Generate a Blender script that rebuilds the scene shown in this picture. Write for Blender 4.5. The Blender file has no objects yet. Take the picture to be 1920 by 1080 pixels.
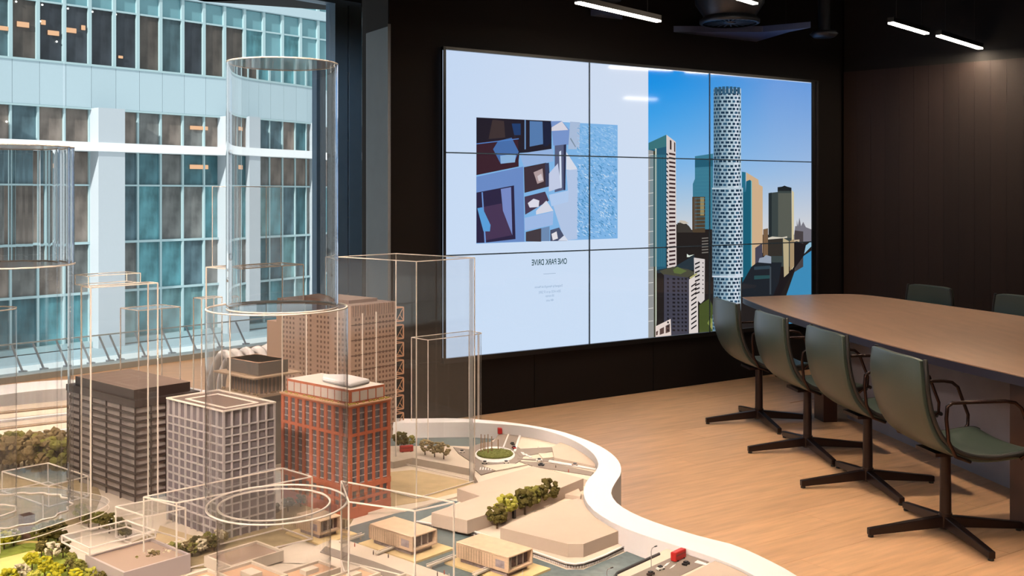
import bpy, bmesh, math, random
from mathutils import Vector, Matrix
random.seed(7)
R = random.random
sc = bpy.context.scene
col = sc.collection

# ------------------------------------------------------------------ camera, world, sun, area lights, exposure
F = 1990.0; HY = 365.0; EYE = 1.6
cam_d = bpy.data.cameras.new('camera'); cam = bpy.data.objects.new('camera', cam_d); col.objects.link(cam)
cam.location = (0, 0, EYE); cam.rotation_euler = (math.radians(90), 0, 0)
cam_d.sensor_width = 36.0; cam_d.lens = 36.0 * F / 1920.0; cam_d.shift_y = (HY - 540.0) / 1920.0
cam_d.clip_start = 0.05; cam_d.clip_end = 600
sc.camera = cam
world = bpy.data.worlds.new('world'); sc.world = world; world.use_nodes = True
wb = world.node_tree.nodes['Background']
wb.inputs[0].default_value = (0.88, 0.95, 1.0, 1); wb.inputs[1].default_value = 0.95
def light(name, kind, loc, energy, color, size=0.3, target=None, spot=None, blend=0.5, size_y=None):
    d = bpy.data.lights.new(name, kind); d.energy = energy; d.color = color
    if kind == 'AREA':
        d.size = size
        if size_y: d.shape = 'RECTANGLE'; d.size_y = size_y
    elif kind == 'SPOT':
        d.shadow_soft_size = size; d.spot_size = math.radians(spot); d.spot_blend = blend
    o = bpy.data.objects.new(name, d); col.objects.link(o); o.location = loc
    if target is not None:
        o.rotation_euler = (Vector(target) - Vector(loc)).to_track_quat('-Z', 'Y').to_euler()
    return o
sun = light('sun', 'SUN', (-20, -20, 30), 5.0, (1, 0.97, 0.92)); sun.data.angle = math.radians(2)
sun.rotation_euler = Vector((0.398, 0.783, -0.42)).to_track_quat('-Z', 'Y').to_euler()
WARM = (1.0, 0.83, 0.69)
for i, (lx, ly, e, tx, ty) in enumerate([(-0.9, 3.3, 130, -0.9, 3.2), (-0.1, 2.4, 85, -0.3, 2.5), (0.5, 3.6, 62, 0.1, 3.4),
                                 (-1.9, 2.2, 210, -1.3, 3.1), (-0.6, 1.0, 190, -0.5, 2.6),
                                 (-2.6, 4.4, 520, -2.2, 4.5), (-1.3, 5.6, 300, -1.1, 4.2), (-1.6, -0.9, 1450, -1.0, 3.0), (0.5, -0.9, 330, -0.5, 3.2)]):  # this row is added fill, brightening the model's left, back and front
    light('ceiling_spot_and_fill', 'SPOT', (lx, ly, 3.62), e * 0.58, WARM, 0.16, (tx, ty, 0.7), 62, 0.7)
for (lx, ly, e) in [(1.3, 3.4, 205), (0.9, 5.2, 265), (3.4, 4.2, 110), (3.0, 6.4, 100), (0.6, 7.0, 150), (-2.9, 8.8, 420)]:  # the last spot is added fill for the floor by the window
    light('room_spot_and_fill', 'SPOT', (lx, ly, 3.62), e, (1.0, 0.79, 0.58), 0.08, (lx, ly, 0), 80, 0.8)
light('added_wall_fill', 'SPOT', (-2.4, 7.9, 3.62), 260, (0.9, 0.95, 1.0), 0.08, (-1.7, 11.8, 1.6), 50, 0.8)  # added fill to brighten the window posts, no fitting there
light('added_wall_fill', 'SPOT', (-2.3, 4.9, 3.62), 22, (0.9, 0.95, 1.0), 0.08, (-0.95, 7.4, 1.7), 34, 0.8)  # added fill to brighten the slate return panel, no fitting there
sc.view_settings.view_transform = 'Standard'; sc.view_settings.look = 'None'
sc.view_settings.exposure = 0.0; sc.view_settings.gamma = 1.0; sc.view_settings.use_curve_mapping = False
cy = sc.cycles
cy.use_denoising = True
cy.max_bounces = 10; cy.transparent_max_bounces = 40; cy.transmission_bounces = 10; cy.glossy_bounces = 4; cy.diffuse_bounces = 3
cy.caustics_reflective = False; cy.caustics_refractive = True; cy.sample_clamp_indirect = 4.0

# ------------------------------------------------------------------ helpers
GA = Vector((0.6626, 0.7490, 0)); GB = Vector((-0.7490, 0.6626, 0))     # building grid
SU = Vector((0.8247, 0.5656, 0)); SN = Vector((0.5656, -0.8247, 0))     # video wall direction and its normal
def G(px, py, z):
    Y = F * (EYE - z) / (py - HY)
    return Vector(((px - 960) / F * Y, Y, z))
def W(px, py, Y):
    return Vector(((px - 960) / F * Y, Y, EYE - (py - HY) / F * Y))
def pix(v):
    return 960 + F * v[0] / v[1], HY + F * (EYE - v[2]) / v[1]

_mats = {}
def mat(name, color=(0.5, 0.5, 0.5), rough=0.6, metal=0.0, spec=0.5, emit=None, estr=0.0, var=0.0, vscale=8.0, objvar=0.0, bump=0.0, bscale=60.0, stretch=None):
    if name in _mats: return _mats[name]
    m = bpy.data.materials.new(name); m.use_nodes = True; nt = m.node_tree; b = nt.nodes['Principled BSDF']
    b.inputs['Base Color'].default_value = (*color, 1); b.inputs['Roughness'].default_value = rough
    b.inputs['Metallic'].default_value = metal; b.inputs['Specular IOR Level'].default_value = spec
    src = None
    if var or bump:
        tc = nt.nodes.new('ShaderNodeTexCoord'); mp = nt.nodes.new('ShaderNodeMapping'); nt.links.new(tc.outputs['Object'], mp.inputs[0])
        if stretch:
            mp.inputs['Scale'].default_value = stretch[:3]
            if len(stretch) > 3: mp.inputs['Rotation'].default_value = (0, 0, stretch[3])
    if var:
        n = nt.nodes.new('ShaderNodeTexNoise'); n.inputs['Scale'].default_value = vscale; n.inputs['Detail'].default_value = 5
        nt.links.new(mp.outputs[0], n.inputs['Vector'])
        mr = nt.nodes.new('ShaderNodeMapRange'); mr.inputs['From Min'].default_value = 0.3; mr.inputs['From Max'].default_value = 0.7
        mr.inputs['To Min'].default_value = 1 - var; mr.inputs['To Max'].default_value = 1 + var
        nt.links.new(n.outputs['Fac'], mr.inputs['Value']); src = mr.outputs[0]
    if objvar:
        oi = nt.nodes.new('ShaderNodeObjectInfo'); mr2 = nt.nodes.new('ShaderNodeMapRange')
        mr2.inputs['To Min'].default_value = 1 - objvar; mr2.inputs['To Max'].default_value = 1 + objvar
        nt.links.new(oi.outputs['Random'], mr2.inputs['Value'])
        if src is None: src = mr2.outputs[0]
        else:
            mu = nt.nodes.new('ShaderNodeMath'); mu.operation = 'MULTIPLY'; nt.links.new(src, mu.inputs[0]); nt.links.new(mr2.outputs[0], mu.inputs[1]); src = mu.outputs[0]
    if src is not None:
        vm = nt.nodes.new('ShaderNodeVectorMath'); vm.operation = 'SCALE'; vm.inputs[0].default_value = color
        nt.links.new(src, vm.inputs['Scale']); nt.links.new(vm.outputs[0], b.inputs['Base Color'])
    if bump:
        n2 = nt.nodes.new('ShaderNodeTexNoise'); n2.inputs['Scale'].default_value = bscale; nt.links.new(mp.outputs[0], n2.inputs['Vector'])
        bp = nt.nodes.new('ShaderNodeBump'); bp.inputs['Strength'].default_value = bump; bp.inputs['Distance'].default_value = 0.01
        nt.links.new(n2.outputs['Fac'], bp.inputs['Height']); nt.links.new(bp.outputs[0], b.inputs['Normal'])
    if emit is not None:
        b.inputs['Emission Color'].default_value = (*emit, 1); b.inputs['Emission Strength'].default_value = estr
    _mats[name] = m
    return m
def srgb(r, g, b):
    f = lambda c: ((c / 255 + 0.055) / 1.055) ** 2.4 if c > 10.3 else c / 255 / 12.92
    return (f(r), f(g), f(b))
def sheet(name, tint=(0.99, 0.99, 0.99), ior=1.45, haze=0.0, hcol=(0.9, 0.85, 0.8), gain=1.0):
    """thin clear sheet: Fresnel reflection over straight-through transmission"""
    m = bpy.data.materials.new(name); m.use_nodes = True; nt = m.node_tree; nt.nodes.clear()
    out = nt.nodes.new('ShaderNodeOutputMaterial'); tr = nt.nodes.new('ShaderNodeBsdfTransparent'); gl = nt.nodes.new('ShaderNodeBsdfGlossy')
    fr = nt.nodes.new('ShaderNodeFresnel'); mx = nt.nodes.new('ShaderNodeMixShader')
    tr.inputs[0].default_value = (*tint, 1); gl.inputs['Roughness'].default_value = 0.03; fr.inputs['IOR'].default_value = ior
    nt.links.new(tr.outputs[0], mx.inputs[1]); nt.links.new(gl.outputs[0], mx.inputs[2])
    ge = nt.nodes.new('ShaderNodeNewGeometry'); inv = nt.nodes.new('ShaderNodeMath'); inv.operation = 'SUBTRACT'; inv.inputs[0].default_value = 1.0
    # the Fresnel node inverts its index on back faces; a thin sheet reflects alike from both sides
    mi = nt.nodes.new('ShaderNodeMix'); mi.inputs[2].default_value = ior; mi.inputs[3].default_value = 1 / ior
    nt.links.new(ge.outputs['Backfacing'], mi.inputs[0]); nt.links.new(mi.outputs[0], fr.inputs['IOR'])
    mu = nt.nodes.new('ShaderNodeMath'); mu.operation = 'MULTIPLY'; mu.inputs[1].default_value = gain; mu.use_clamp = True
    nt.links.new(fr.outputs[0], mu.inputs[0]); nt.links.new(mu.outputs[0], mx.inputs[0])
    last = mx
    if haze:
        df = nt.nodes.new('ShaderNodeBsdfDiffuse'); df.inputs[0].default_value = (*hcol, 1); m2 = nt.nodes.new('ShaderNodeMixShader')
        m2.inputs[0].default_value = haze; nt.links.new(mx.outputs[0], m2.inputs[1]); nt.links.new(df.outputs[0], m2.inputs[2]); last = m2
    nt.links.new(last.outputs[0], out.inputs[0])
    return m
def glow(name, color, s):
    m = bpy.data.materials.new(name); m.use_nodes = True; nt = m.node_tree; b = nt.nodes['Principled BSDF']
    b.inputs['Base Color'].default_value = (0.01, 0.01, 0.01, 1); b.inputs['Roughness'].default_value = 0.06
    b.inputs['Emission Color'].default_value = (*color, 1); b.inputs['Emission Strength'].default_value = s
    return m

class MB:
    def __init__(s): s.v = []; s.f = []; s.m = []
    def quad(s, a, b, c, d, mi=0):
        n = len(s.v); s.v += [tuple(a), tuple(b), tuple(c), tuple(d)]; s.f.append((n, n+1, n+2, n+3)); s.m.append(mi); return s
    def poly(s, pts, mi=0):
        n = len(s.v); s.v += [tuple(p) for p in pts]; s.f.append(tuple(range(n, n+len(pts)))); s.m.append(mi); return s
    def prism(s, pts, z0, z1, mi=0, mtop=None, bottom=True):
        pts = [(p[0], p[1]) for p in pts]
        a = sum(pts[i][0]*pts[(i+1) % len(pts)][1] - pts[(i+1) % len(pts)][0]*pts[i][1] for i in range(len(pts)))
        if a < 0: pts = pts[::-1]
        n = len(s.v); k = len(pts)
        s.v += [(x, y, z0) for x, y in pts] + [(x, y, z1) for x, y in pts]
        for i in range(k):
            j = (i+1) % k; s.f.append((n+i, n+j, n+k+j, n+k+i)); s.m.append(mi)
        s.f.append(tuple(n+k+i for i in range(k))); s.m.append(mi if mtop is None else mtop)
        if bottom: s.f.append(tuple(n+k-1-i for i in range(k))); s.m.append(mi)
        return s
    def ob(s, o, u, lu, v, lv, z0, z1, mi=0, mtop=None):
        """box from corner o along u and v"""
        o = Vector((o[0], o[1])); u = Vector((u[0], u[1])); v = Vector((v[0], v[1]))
        return s.prism([o, o+u*lu, o+u*lu+v*lv, o+v*lv], z0, z1, mi, mtop)
    def bar(s, a, b, w, h=None, up=(0, 0, 1), mi=0):
        a = Vector(a); b = Vector(b); d = (b-a)
        if d.length < 1e-7: return s
        d.normalize(); up = Vector(up)
        if abs(d.dot(up)) > 0.97: up = Vector((GA.x, GA.y, 0))
        r = d.cross(up).normalized(); q = r.cross(d).normalized(); h = h or w
        n = len(s.v)
        for p in (a, b):
            for (i, j) in ((-1, -1), (1, -1), (1, 1), (-1, 1)): s.v.append(tuple(p + r*(i*w/2) + q*(j*h/2)))
        for f in ((0, 1, 2, 3), (7, 6, 5, 4), (0, 4, 5, 1), (1, 5, 6, 2), (2, 6, 7, 3), (3, 7, 4, 0)):
            s.f.append(tuple(n+i for i in f)); s.m.append(mi)
        return s
    def tube(s, pts, r, n=10, closed=False, mi=0, caps=True):
        pts = [Vector(p) for p in pts]; k = len(pts); base = len(s.v); prev = None
        for i, p in enumerate(pts):
            if closed: d = pts[(i+1) % k] - pts[i-1]
            else: d = pts[min(i+1, k-1)] - pts[max(i-1, 0)]
            d.normalize()
            if prev is None:
                x = d.orthogonal().normalized()
            else:
                x = (prev - d*prev.dot(d)).normalized()
            prev = x; y = d.cross(x); rr = r[i] if isinstance(r, (list, tuple)) else r
            for j in range(n):
                a = 2*math.pi*j/n; s.v.append(tuple(p + x*(math.cos(a)*rr) + y*(math.sin(a)*rr)))
        for i in range(k if closed else k-1):
            a0 = base + i*n; a1 = base + ((i+1) % k)*n
            for j in range(n):
                s.f.append((a0+j, a0+(j+1) % n, a1+(j+1) % n, a1+j)); s.m.append(mi)
        if caps and not closed:
            s.f.append(tuple(base+j for j in range(n-1, -1, -1))); s.m.append(mi)
            s.f.append(tuple(base+(k-1)*n+j for j in range(n))); s.m.append(mi)
        return s
    def lathe(s, c, prof, n=48, mi=0, lobes=0, amp=0.0):
        base = len(s.v)
        for (r, z) in prof:
            for j in range(n):
                a = 2*math.pi*j/n; rr = r*(1 + amp*math.cos(lobes*a)) if lobes else r
                s.v.append((c[0]+rr*math.cos(a), c[1]+rr*math.sin(a), z))
        for i in range(len(prof)-1):
            for j in range(n):
                s.f.append((base+i*n+j, base+i*n+(j+1) % n, base+(i+1)*n+(j+1) % n, base+(i+1)*n+j)); s.m.append(mi)
        return s
    def ico(s, c, r, sq=(1, 1, 1), sub=1, jit=0.0, mi=0):
        key = sub
        if key not in MB._ico:
            bm = bmesh.new(); bmesh.ops.create_icosphere(bm, subdivisions=sub, radius=1)
            MB._ico[key] = ([v.co.copy() for v in bm.verts], [tuple(v.index for v in f.verts) for f in bm.faces]); bm.free()
        vs, fs = MB._ico[key]; n = len(s.v)
        for v in vs:
            k = r*(1+jit*(R()-0.5)); s.v.append((c[0]+v.x*k*sq[0], c[1]+v.y*k*sq[1], c[2]+v.z*k*sq[2]))
        for f in fs: s.f.append(tuple(n+i for i in f)); s.m.append(mi)
        return s
    def build(s, name, mats, parent=None, smooth=False, bevel=0.0, kind=None, angle=None):
        me = bpy.data.meshes.new(name)
        off = Vector(parent['_o']) if parent is not None and '_o' in parent else Vector((0, 0, 0))
        me.from_pydata([(x-off.x, y-off.y, z-off.z) for x, y, z in s.v], [], s.f)
        if not isinstance(mats, (list, tuple)): mats = [mats]
        for m in mats: me.materials.append(m)
        me.polygons.foreach_set('material_index', s.m)
        if smooth: me.polygons.foreach_set('use_smooth', [True]*len(s.f))
        me.update()
        if smooth and angle: me.set_sharp_from_angle(angle=math.radians(angle))
        o = bpy.data.objects.new(name, me); col.objects.link(o)
        if parent is not None: o.parent = parent
        if bevel:
            b = o.modifiers.new('bevel', 'BEVEL'); b.width = bevel; b.segments = 2; b.limit_method = 'ANGLE'
        if kind: o['kind'] = kind
        return o
MB._ico = {}
def thing(name, label, cat, loc=(0, 0, 0), group=None):
    o = bpy.data.objects.new(name, None); col.objects.link(o); o.location = loc; o['_o'] = tuple(loc); o.empty_display_size = 0.05
    o['label'] = label; o['category'] = cat
    if group: o['group'] = group
    return o
def tag(o, label, cat, group=None):
    o['label'] = label; o['category'] = cat
    if group: o['group'] = group
    return o
def rel(parent, p): return Vector(p) - Vector(parent['_o'])
def inst(name, me, parent, p, rz=0.0, scale=None):
    """a copy of shared mesh me placed as a part"""
    o = bpy.data.objects.new(name, me); col.objects.link(o)
    o.parent = parent; o.location = rel(parent, p) if parent is not None and '_o' in parent else p; o.rotation_euler = (0, 0, rz)
    if scale: o.scale = scale
    return o
def boxmesh(name, sx, sy, sz, m):
    """box mesh x 0..sx, y 0..sy, z 0..sz"""
    mb = MB(); mb.prism([(0, 0), (sx, 0), (sx, sy), (0, sy)], 0, sz)
    me = bpy.data.meshes.new(name); me.from_pydata(mb.v, [], mb.f); me.materials.append(m); return me
def copy_tree(o, parent=None):
    c = o.copy(); col.objects.link(c)
    if parent is not None: c.parent = parent
    for ch in list(o.children): copy_tree(ch, c)
    return c
def spline(pts, n=8):
    out = []; k = len(pts)
    for i in range(k-1):
        p0 = pts[max(i-1, 0)]; p1 = pts[i]; p2 = pts[i+1]; p3 = pts[min(i+2, k-1)]
        for j in range(n):
            t = j/n; out.append(tuple(0.5*((2*p1[a]) + (-p0[a]+p2[a])*t + (2*p0[a]-5*p1[a]+4*p2[a]-p3[a])*t*t + (-p0[a]+3*p1[a]-3*p2[a]+p3[a])*t**3) for a in range(2)))
    out.append(tuple(pts[-1])); return out

# ------------------------------------------------------------------ materials
M_BLACK = mat('matt_black_wall', srgb(13, 7, 6), 0.75, spec=0.25, var=0.1, vscale=3)
M_CEIL = mat('dark_ceiling', srgb(14, 12, 13), 0.9)
M_BROWN = mat('dark_brown_board', srgb(36, 23, 19), 0.6, spec=0.35, var=0.12, vscale=4, objvar=0.12, stretch=(1, 1, 0.15), bump=0.1)
M_FRAME = mat('blue_grey_metal', srgb(92, 118, 140), 0.5, metal=0.0, var=0.05)
M_GREYPANEL = mat('slate_panel', srgb(72, 86, 95), 0.5, var=0.06)
M_SILVER = mat('silver_trim', srgb(150, 155, 158), 0.35, metal=0.8)
M_WHITEWALL = mat('interior_offwhite', srgb(150, 140, 130), 0.8)
M_CREAM = mat('cream_acrylic_edge', srgb(254, 240, 226), 0.5, spec=0.3)  # on acrylic: whitish seams, with the edges' light glow put into the colour
M_SHEET = sheet('clear_acrylic_sheet', haze=0.022, hcol=(1, 0.86, 0.72))
M_TUBE = bpy.data.materials.new('clear_acrylic_tube'); M_TUBE.use_nodes = True
_b = M_TUBE.node_tree.nodes['Principled BSDF']; _b.inputs['Transmission Weight'].default_value = 1; _b.inputs['Roughness'].default_value = 0; _b.inputs['IOR'].default_value = 1.49; _b.inputs['Base Color'].default_value = (.99, .99, .99, 1)
M_TUBE_LOW = sheet('clear_acrylic_low_tube', ior=1.5, haze=0.01, hcol=(1, 0.9, 0.8), gain=1.3)
M_WINDOW = sheet('window_glass', tint=(0.96, 0.985, 0.985), ior=1.5)
M_RIM = mat('white_rim_paint', srgb(244, 238, 236), 0.35, spec=0.4)
M_GROUND = mat('model_cream_ground', srgb(226, 209, 190), 0.7, var=0.04, vscale=20)
M_BACKLAND = mat('model_pale_ground', srgb(222, 206, 188), 0.7, var=0.04, vscale=20)
M_ROAD = mat('model_grey_road', srgb(146, 132, 122), 0.7, var=0.05, vscale=30)
M_WATER = mat('model_teal_water', srgb(112, 126, 128), 0.25, var=0.12, vscale=60)
M_TAN = mat('model_tan_block', srgb(205, 184, 166), 0.65, var=0.03, vscale=15)
M_SAND = mat('model_sand', srgb(206, 180, 138), 0.8, var=0.08, vscale=25)
M_PAV = mat('pale_timber_model', srgb(228, 196, 164), 0.6, var=0.07, vscale=50, stretch=(1, 1, 6))
# ------------------------------------------------------------------ the room
WP = Vector((-1.915, 11.75))                      # window wall, base line point (far end)
ga2 = Vector((GA.x, GA.y)); gb2 = Vector((GB.x, GB.y)); su2 = Vector((SU.x, SU.y)); sn2 = Vector((SN.x, SN.y))
CEIL = 3.75
S0 = Vector((-0.488, 7.53))                        # video wall left edge, on plan
def SP(t, d=0.0): return S0 + su2*t + sn2*d        # along the video wall, d = towards the room
w_far = WP + ga2*0.9; w_near = WP - ga2*15.5
corner = SP(4.37)                                  # right-hand corner
rdir = -gb2                                        # right wall runs right and towards the viewer
r_end = corner + rdir*9.0
b_left = Vector((w_near.x, -4.0)); b_right = Vector((r_end.x, -4.0))

# floor: sub-floor slab with separate planks where they can be told apart
fl = MB().prism([w_far, w_near, b_left, b_right, r_end, corner + rdir*-0.2, SP(-0.4, -0.3)][::-1], -0.12, -0.004).build('floor', mat('oak_subfloor', srgb(214, 170, 130), 0.4, var=0.12, vscale=2.5, stretch=(1, 8, 1, -0.6)))
fl['kind'] = 'structure'
M_OAK = mat('oak_plank', srgb(214, 170, 130), 0.38, var=0.13, vscale=3.0, objvar=0.06, stretch=(1.0, 9.0, 1.0), bump=0.03, bscale=30, spec=0.4)
PW, PL = 0.24, 2.2
pm = boxmesh('plank', PL-0.0012, PW-0.0012, 0.0042, M_OAK)
ang_s = math.atan2(SU.y, SU.x); cnt = 0
for r in range(0, 34):
    off = (r*0.83) % PL
    for c in range(-3, 6):
        o2 = SP(c*PL + off - 3.0, 0.0) + sn2*(r+1)*PW
        mid = o2 + su2*PL/2 - sn2*PW/2
        if mid.y < 1.2 or mid.y > 10.2: continue
        x, y = pix((mid.x, mid.y, 0))
        if x < 250 or x > 2700: continue
        # stay within the room and in front of the screen wall
        if ((mid + su2*PL/2) - corner).dot(ga2) > -0.02: continue
        if mid.x - 1.1 < -2.6: continue
        p = bpy.data.objects.new('floor_plank', pm); col.objects.link(p); p.parent = fl
        p.location = (o2.x, o2.y, -0.004); p.rotation_euler = (0, 0, ang_s); cnt += 1
print('planks', cnt)

ce = MB().prism([w_far+gb2*.2+ga2*.2, w_near+gb2*.2, b_left, b_right, r_end+ga2*.2, corner-rdir*0.6+ga2*.4, SP(0, -5.2)], CEIL, CEIL+0.15).build('ceiling', M_CEIL); ce['kind'] = 'structure'
# screen wall: thick black wall to full height, with a projecting band behind and around the video wall
ws = MB().prism([SP(-0.42, -0.02), SP(4.6, -0.02), SP(4.6, -0.35), SP(-0.28, -0.35)], 0, CEIL).build('wall_screen', M_BLACK); ws['kind'] = 'structure'
sp = MB().prism([SP(-0.40, -0.018), SP(4.36, -0.018), SP(4.36, 0.012), SP(-0.40, 0.012)], 0.0, 0.425)
for k in range(4):
    a = -0.40 + k*1.19
    p = MB().prism([SP(a+.002, -0.0195), SP(a+1.186, -0.0195), SP(a+1.186, 0.010), SP(a+.002, 0.010)], 0.002, 0.42).build('lower_panel', M_BLACK, ws)
# reveal to the left: slate return panel, silver edge trim, black recess to the window
e0 = SP(-0.425, -0.02); e1 = Vector((W(688, 55, 7.62).x, 7.62))
pn = MB(); pn.prism([e0, e1, e1 + Vector((-0.01, 0.03)), e0 + Vector((-.01, 0.03))], 0, 2.76)
o = pn.build('trim_1', M_GREYPANEL); o['kind'] = 'structure'
o = MB().prism([e0+Vector((-.004, -.008)), e0+Vector((.014, -.004)), e0+Vector((.014, .02)), e0+Vector((-.004, .02))], 0, 2.775).build('trim_2', M_SILVER); o['kind'] = 'structure'
o = MB().prism([e1 + Vector((-.01, 0.03)), e0 + Vector((-.01, 0.03)), e0+Vector((0.05, 3.8)), w_far+Vector((.3, .3)), w_far + Vector((-0.02, 0)), e1+Vector((-.05, .1))], 0, CEIL).build('wall_recess', M_BLACK); o['kind'] = 'structure'
o = MB().prism([e0 + Vector((-.004, 0.012)), e1 + Vector((-.004, 0.012)), e1 + Vector((0, .3)), e0 + Vector((.05, .3))], 2.761, CEIL).build('trim_3', M_BLACK); o['kind'] = 'structure'
# right wall of vertical dark boards
wr = MB().prism([corner+ga2*.03, r_end+ga2*.03, r_end+ga2*.25, corner+ga2*.25], 0, CEIL).build('wall_right', M_CEIL); wr['kind'] = 'structure'
bm_ = boxmesh('board', 0.1305, 0.022, 2.755, M_BROWN)
ang_r = math.atan2(rdir.y, rdir.x)
for k in range(34):
    p = corner + rdir*(0.01 + k*0.132)
    o = bpy.data.objects.new('wall_board', bm_); col.objects.link(o); o.parent = wr; o.rotation_euler = (0, 0, ang_r); o.location = (p.x, p.y, 0.0)
for nm, a, b in (('wall_back', b_left, b_right), ('wall_left', w_near, b_left), ('wall_side', b_right, r_end)):
    d = (b-a).normalized(); n = Vector((d.y, -d.x))
    o = MB().prism([a, b, b+n*.2, a+n*.2] if nm != 'wall_left' else [a, b, b-n*.2*-1, a+n*.2], 0, CEIL).build(nm, M_WHITEWALL if nm != 'wall_side' else M_BROWN); o['kind'] = 'structure'

# window wall
def WL(s, d=0.0): return WP + ga2*s + gb2*d       # s along (0 = far reference), d outwards
wins = bpy.data.objects.new('window_1', None); col.objects.link(wins); wins['kind'] = 'structure'; wins['_o'] = (0, 0, 0)
HEAD = 3.70
def wp_at(px, d=0.0):
    t = (px-960)/F; o = WL(0, d); return (t*o.y - o.x)/(ga2.x - t*ga2.y)
s622, s645, s648, s671 = [wp_at(q) for q in (622, 645.5, 648.5, 672)]
for (a, b) in ((s622, s645), (s648, s671)):
    MB().prism([WL(a, -.06), WL(b, -.06), WL(b, .10), WL(a, .10)], 0, HEAD).build('mullion', M_FRAME, wins)
MB().prism([WL(s645, -.03), WL(s648, -.03), WL(s648, .10), WL(s645, .10)], 0, HEAD).build('mullion_gap', mat('gasket_black', srgb(10, 16, 26), 0.5), wins)
edges = [s622 - 3.0*k for k in range(0, 6)]
for k in range(5):
    a, b = edges[k+1], edges[k]
    MB().prism([WL(a+.012, .03), WL(b-.002, .03), WL(b-.002, .036), WL(a+.012, .036)], 0.05, HEAD).build('pane', M_WINDOW, wins)
    if k: MB().prism([WL(b-.0, .0), WL(b+.012, .0), WL(b+.012, .05), WL(b, .05)], 0, HEAD).build('glazing_joint', M_FRAME, wins) if False else None
MB().prism([WL(-16, -.05), WL(s671, -.05), WL(s671, .12), WL(-16, .12)], HEAD, CEIL).build('window_head', M_FRAME, wins)
MB().prism([WL(-16, -.05), WL(s622, -.05), WL(s622, .12), WL(-16, .12)], -.01, 0.05).build('window_sill', mat('pale_metal_sill', srgb(196, 204, 206), 0.4, metal=.4), wins)
for z in (0.5, 1.35, 2.2, 2.95):
    MB().ico((WL((s645+s648)/2, -.04).x, WL((s645+s648)/2, -.04).y, z), 0.012, sub=1).build('frame_fixing', M_SILVER, wins, smooth=True)
# white upstand with brackets outside the glass
pa = thing('glass_balustrade', 'low glass balustrade with slanted dark brackets just outside the window', 'balustrade', (WL(-6, .5).x, WL(-6, .5).y, 0))
MB().prism([WL(-15, .50), WL(1.2, .50), WL(1.2, .512), WL(-15, .512)], -.2, 0.24).build('glass_panel', M_WINDOW, pa)
MB().bar((*WL(-15, .506), .25), (*WL(1.2, .506), .25), .012).build('rail', mat('pale_rail', srgb(226, 232, 236), .5), pa)
MB().prism([WL(-16, .13), WL(1.2, .13), WL(1.2, .55), WL(-16, .55)], -.25, -.02).build('ledge', mat('white_ledge', srgb(225, 228, 228), 0.6), pa)
for px in (20, 60, 104, 148, 184, 204, 251, 301, 347, 392, 440):
    s = wp_at(px, .52); b = MB()
    b.bar((*WL(s, .50), 0.24), (*WL(s+.05, .38), 0.0), 0.016, 0.012); b.ob(WL(s+.02, .36), ga2, .06, gb2, .05, -.02, .02)
    b.build('bracket', mat('bracket_grey', srgb(176, 186, 200), 0.5), pa)

# linear ceiling lamps
M_LAMP = glow('lamp_diffuser', (1.0, 0.88, 0.72), 22.0)
M_LHOUSE = mat('lamp_housing', srgb(30, 26, 24), 0.5, metal=.3)
def lamp(a, b, label, power=10, w=.042, h=.012):
    a = Vector(a); b = Vector(b); mid = (a+b)/2; t = thing('linear_lamp', label, 'ceiling light', tuple(mid), 'slim linear lamps under the dark ceiling')
    d = (b-a).normalized()
    MB().bar(a+Vector((0, 0, (.012-h)/2)), b+Vector((0, 0, (.012-h)/2)), w, h).build('diffuser', M_LAMP, t)
    MB().bar(a+Vector((0, 0, .024)), b+Vector((0, 0, .024)), 0.048, 0.036).build('housing', M_LHOUSE, t)
    L = (b-a).length
    for q in (0.15, 0.85):
        p = a + (b-a)*q; MB().tube([p+Vector((0, 0, .04)), (p.x, p.y, CEIL-.002)], 0.003, 5).build('suspension_wire', M_LHOUSE, t)
    lo = light('linear_lamp_light', 'AREA', mid+Vector((0, 0, -.012)), power, (1, .8, .58), L, None, size_y=.04)
    lo.rotation_euler = (0, 0, math.atan2(d.y, d.x))
lz = 2.86
lamp(G(1083, 5, lz), G(1235, 40, lz), 'slim lit linear lamp above the video wall, longest of the lamps in view', 9)
lamp(W(1360, -10, 7.4), W(1416, 7, 7.8), 'lit linear lamp cut by the top edge above the round air diffuser', 5)
lamp(G(1670, 43, lz), G(1737, 63, lz), 'short lit linear lamp near the right wall, farther left of the pair', 5)
lamp(G(1760, 67, lz), G(1838, 91, lz), 'lit linear lamp right beside the dark boarded wall, throwing a pool of light on it', 19)
def mirrored_screen(px, py, z):
    v = G(px, py, z); d = (Vector(v[:2])-SP(0, .03)).dot(sn2); q = Vector(v[:2])-sn2*(2*d); return Vector((q.x, q.y, z))
lamp(mirrored_screen(1172, 183, 2.8), mirrored_screen(1230, 186, 2.8), 'added unseen linear lamp off to the right, making the streak on the video wall', 5, .05, .02)  # extra lamp added out of view for its reflection on the screen
for (x, y) in ((4.6, 0.4), (-1.2, -1.6), (-4.2, 2.2)):
    a = Vector((x, y, 3.45)); lamp(a, a + GA*1.4, 'lit linear lamp hanging outside the picture over the room', 12)
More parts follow.
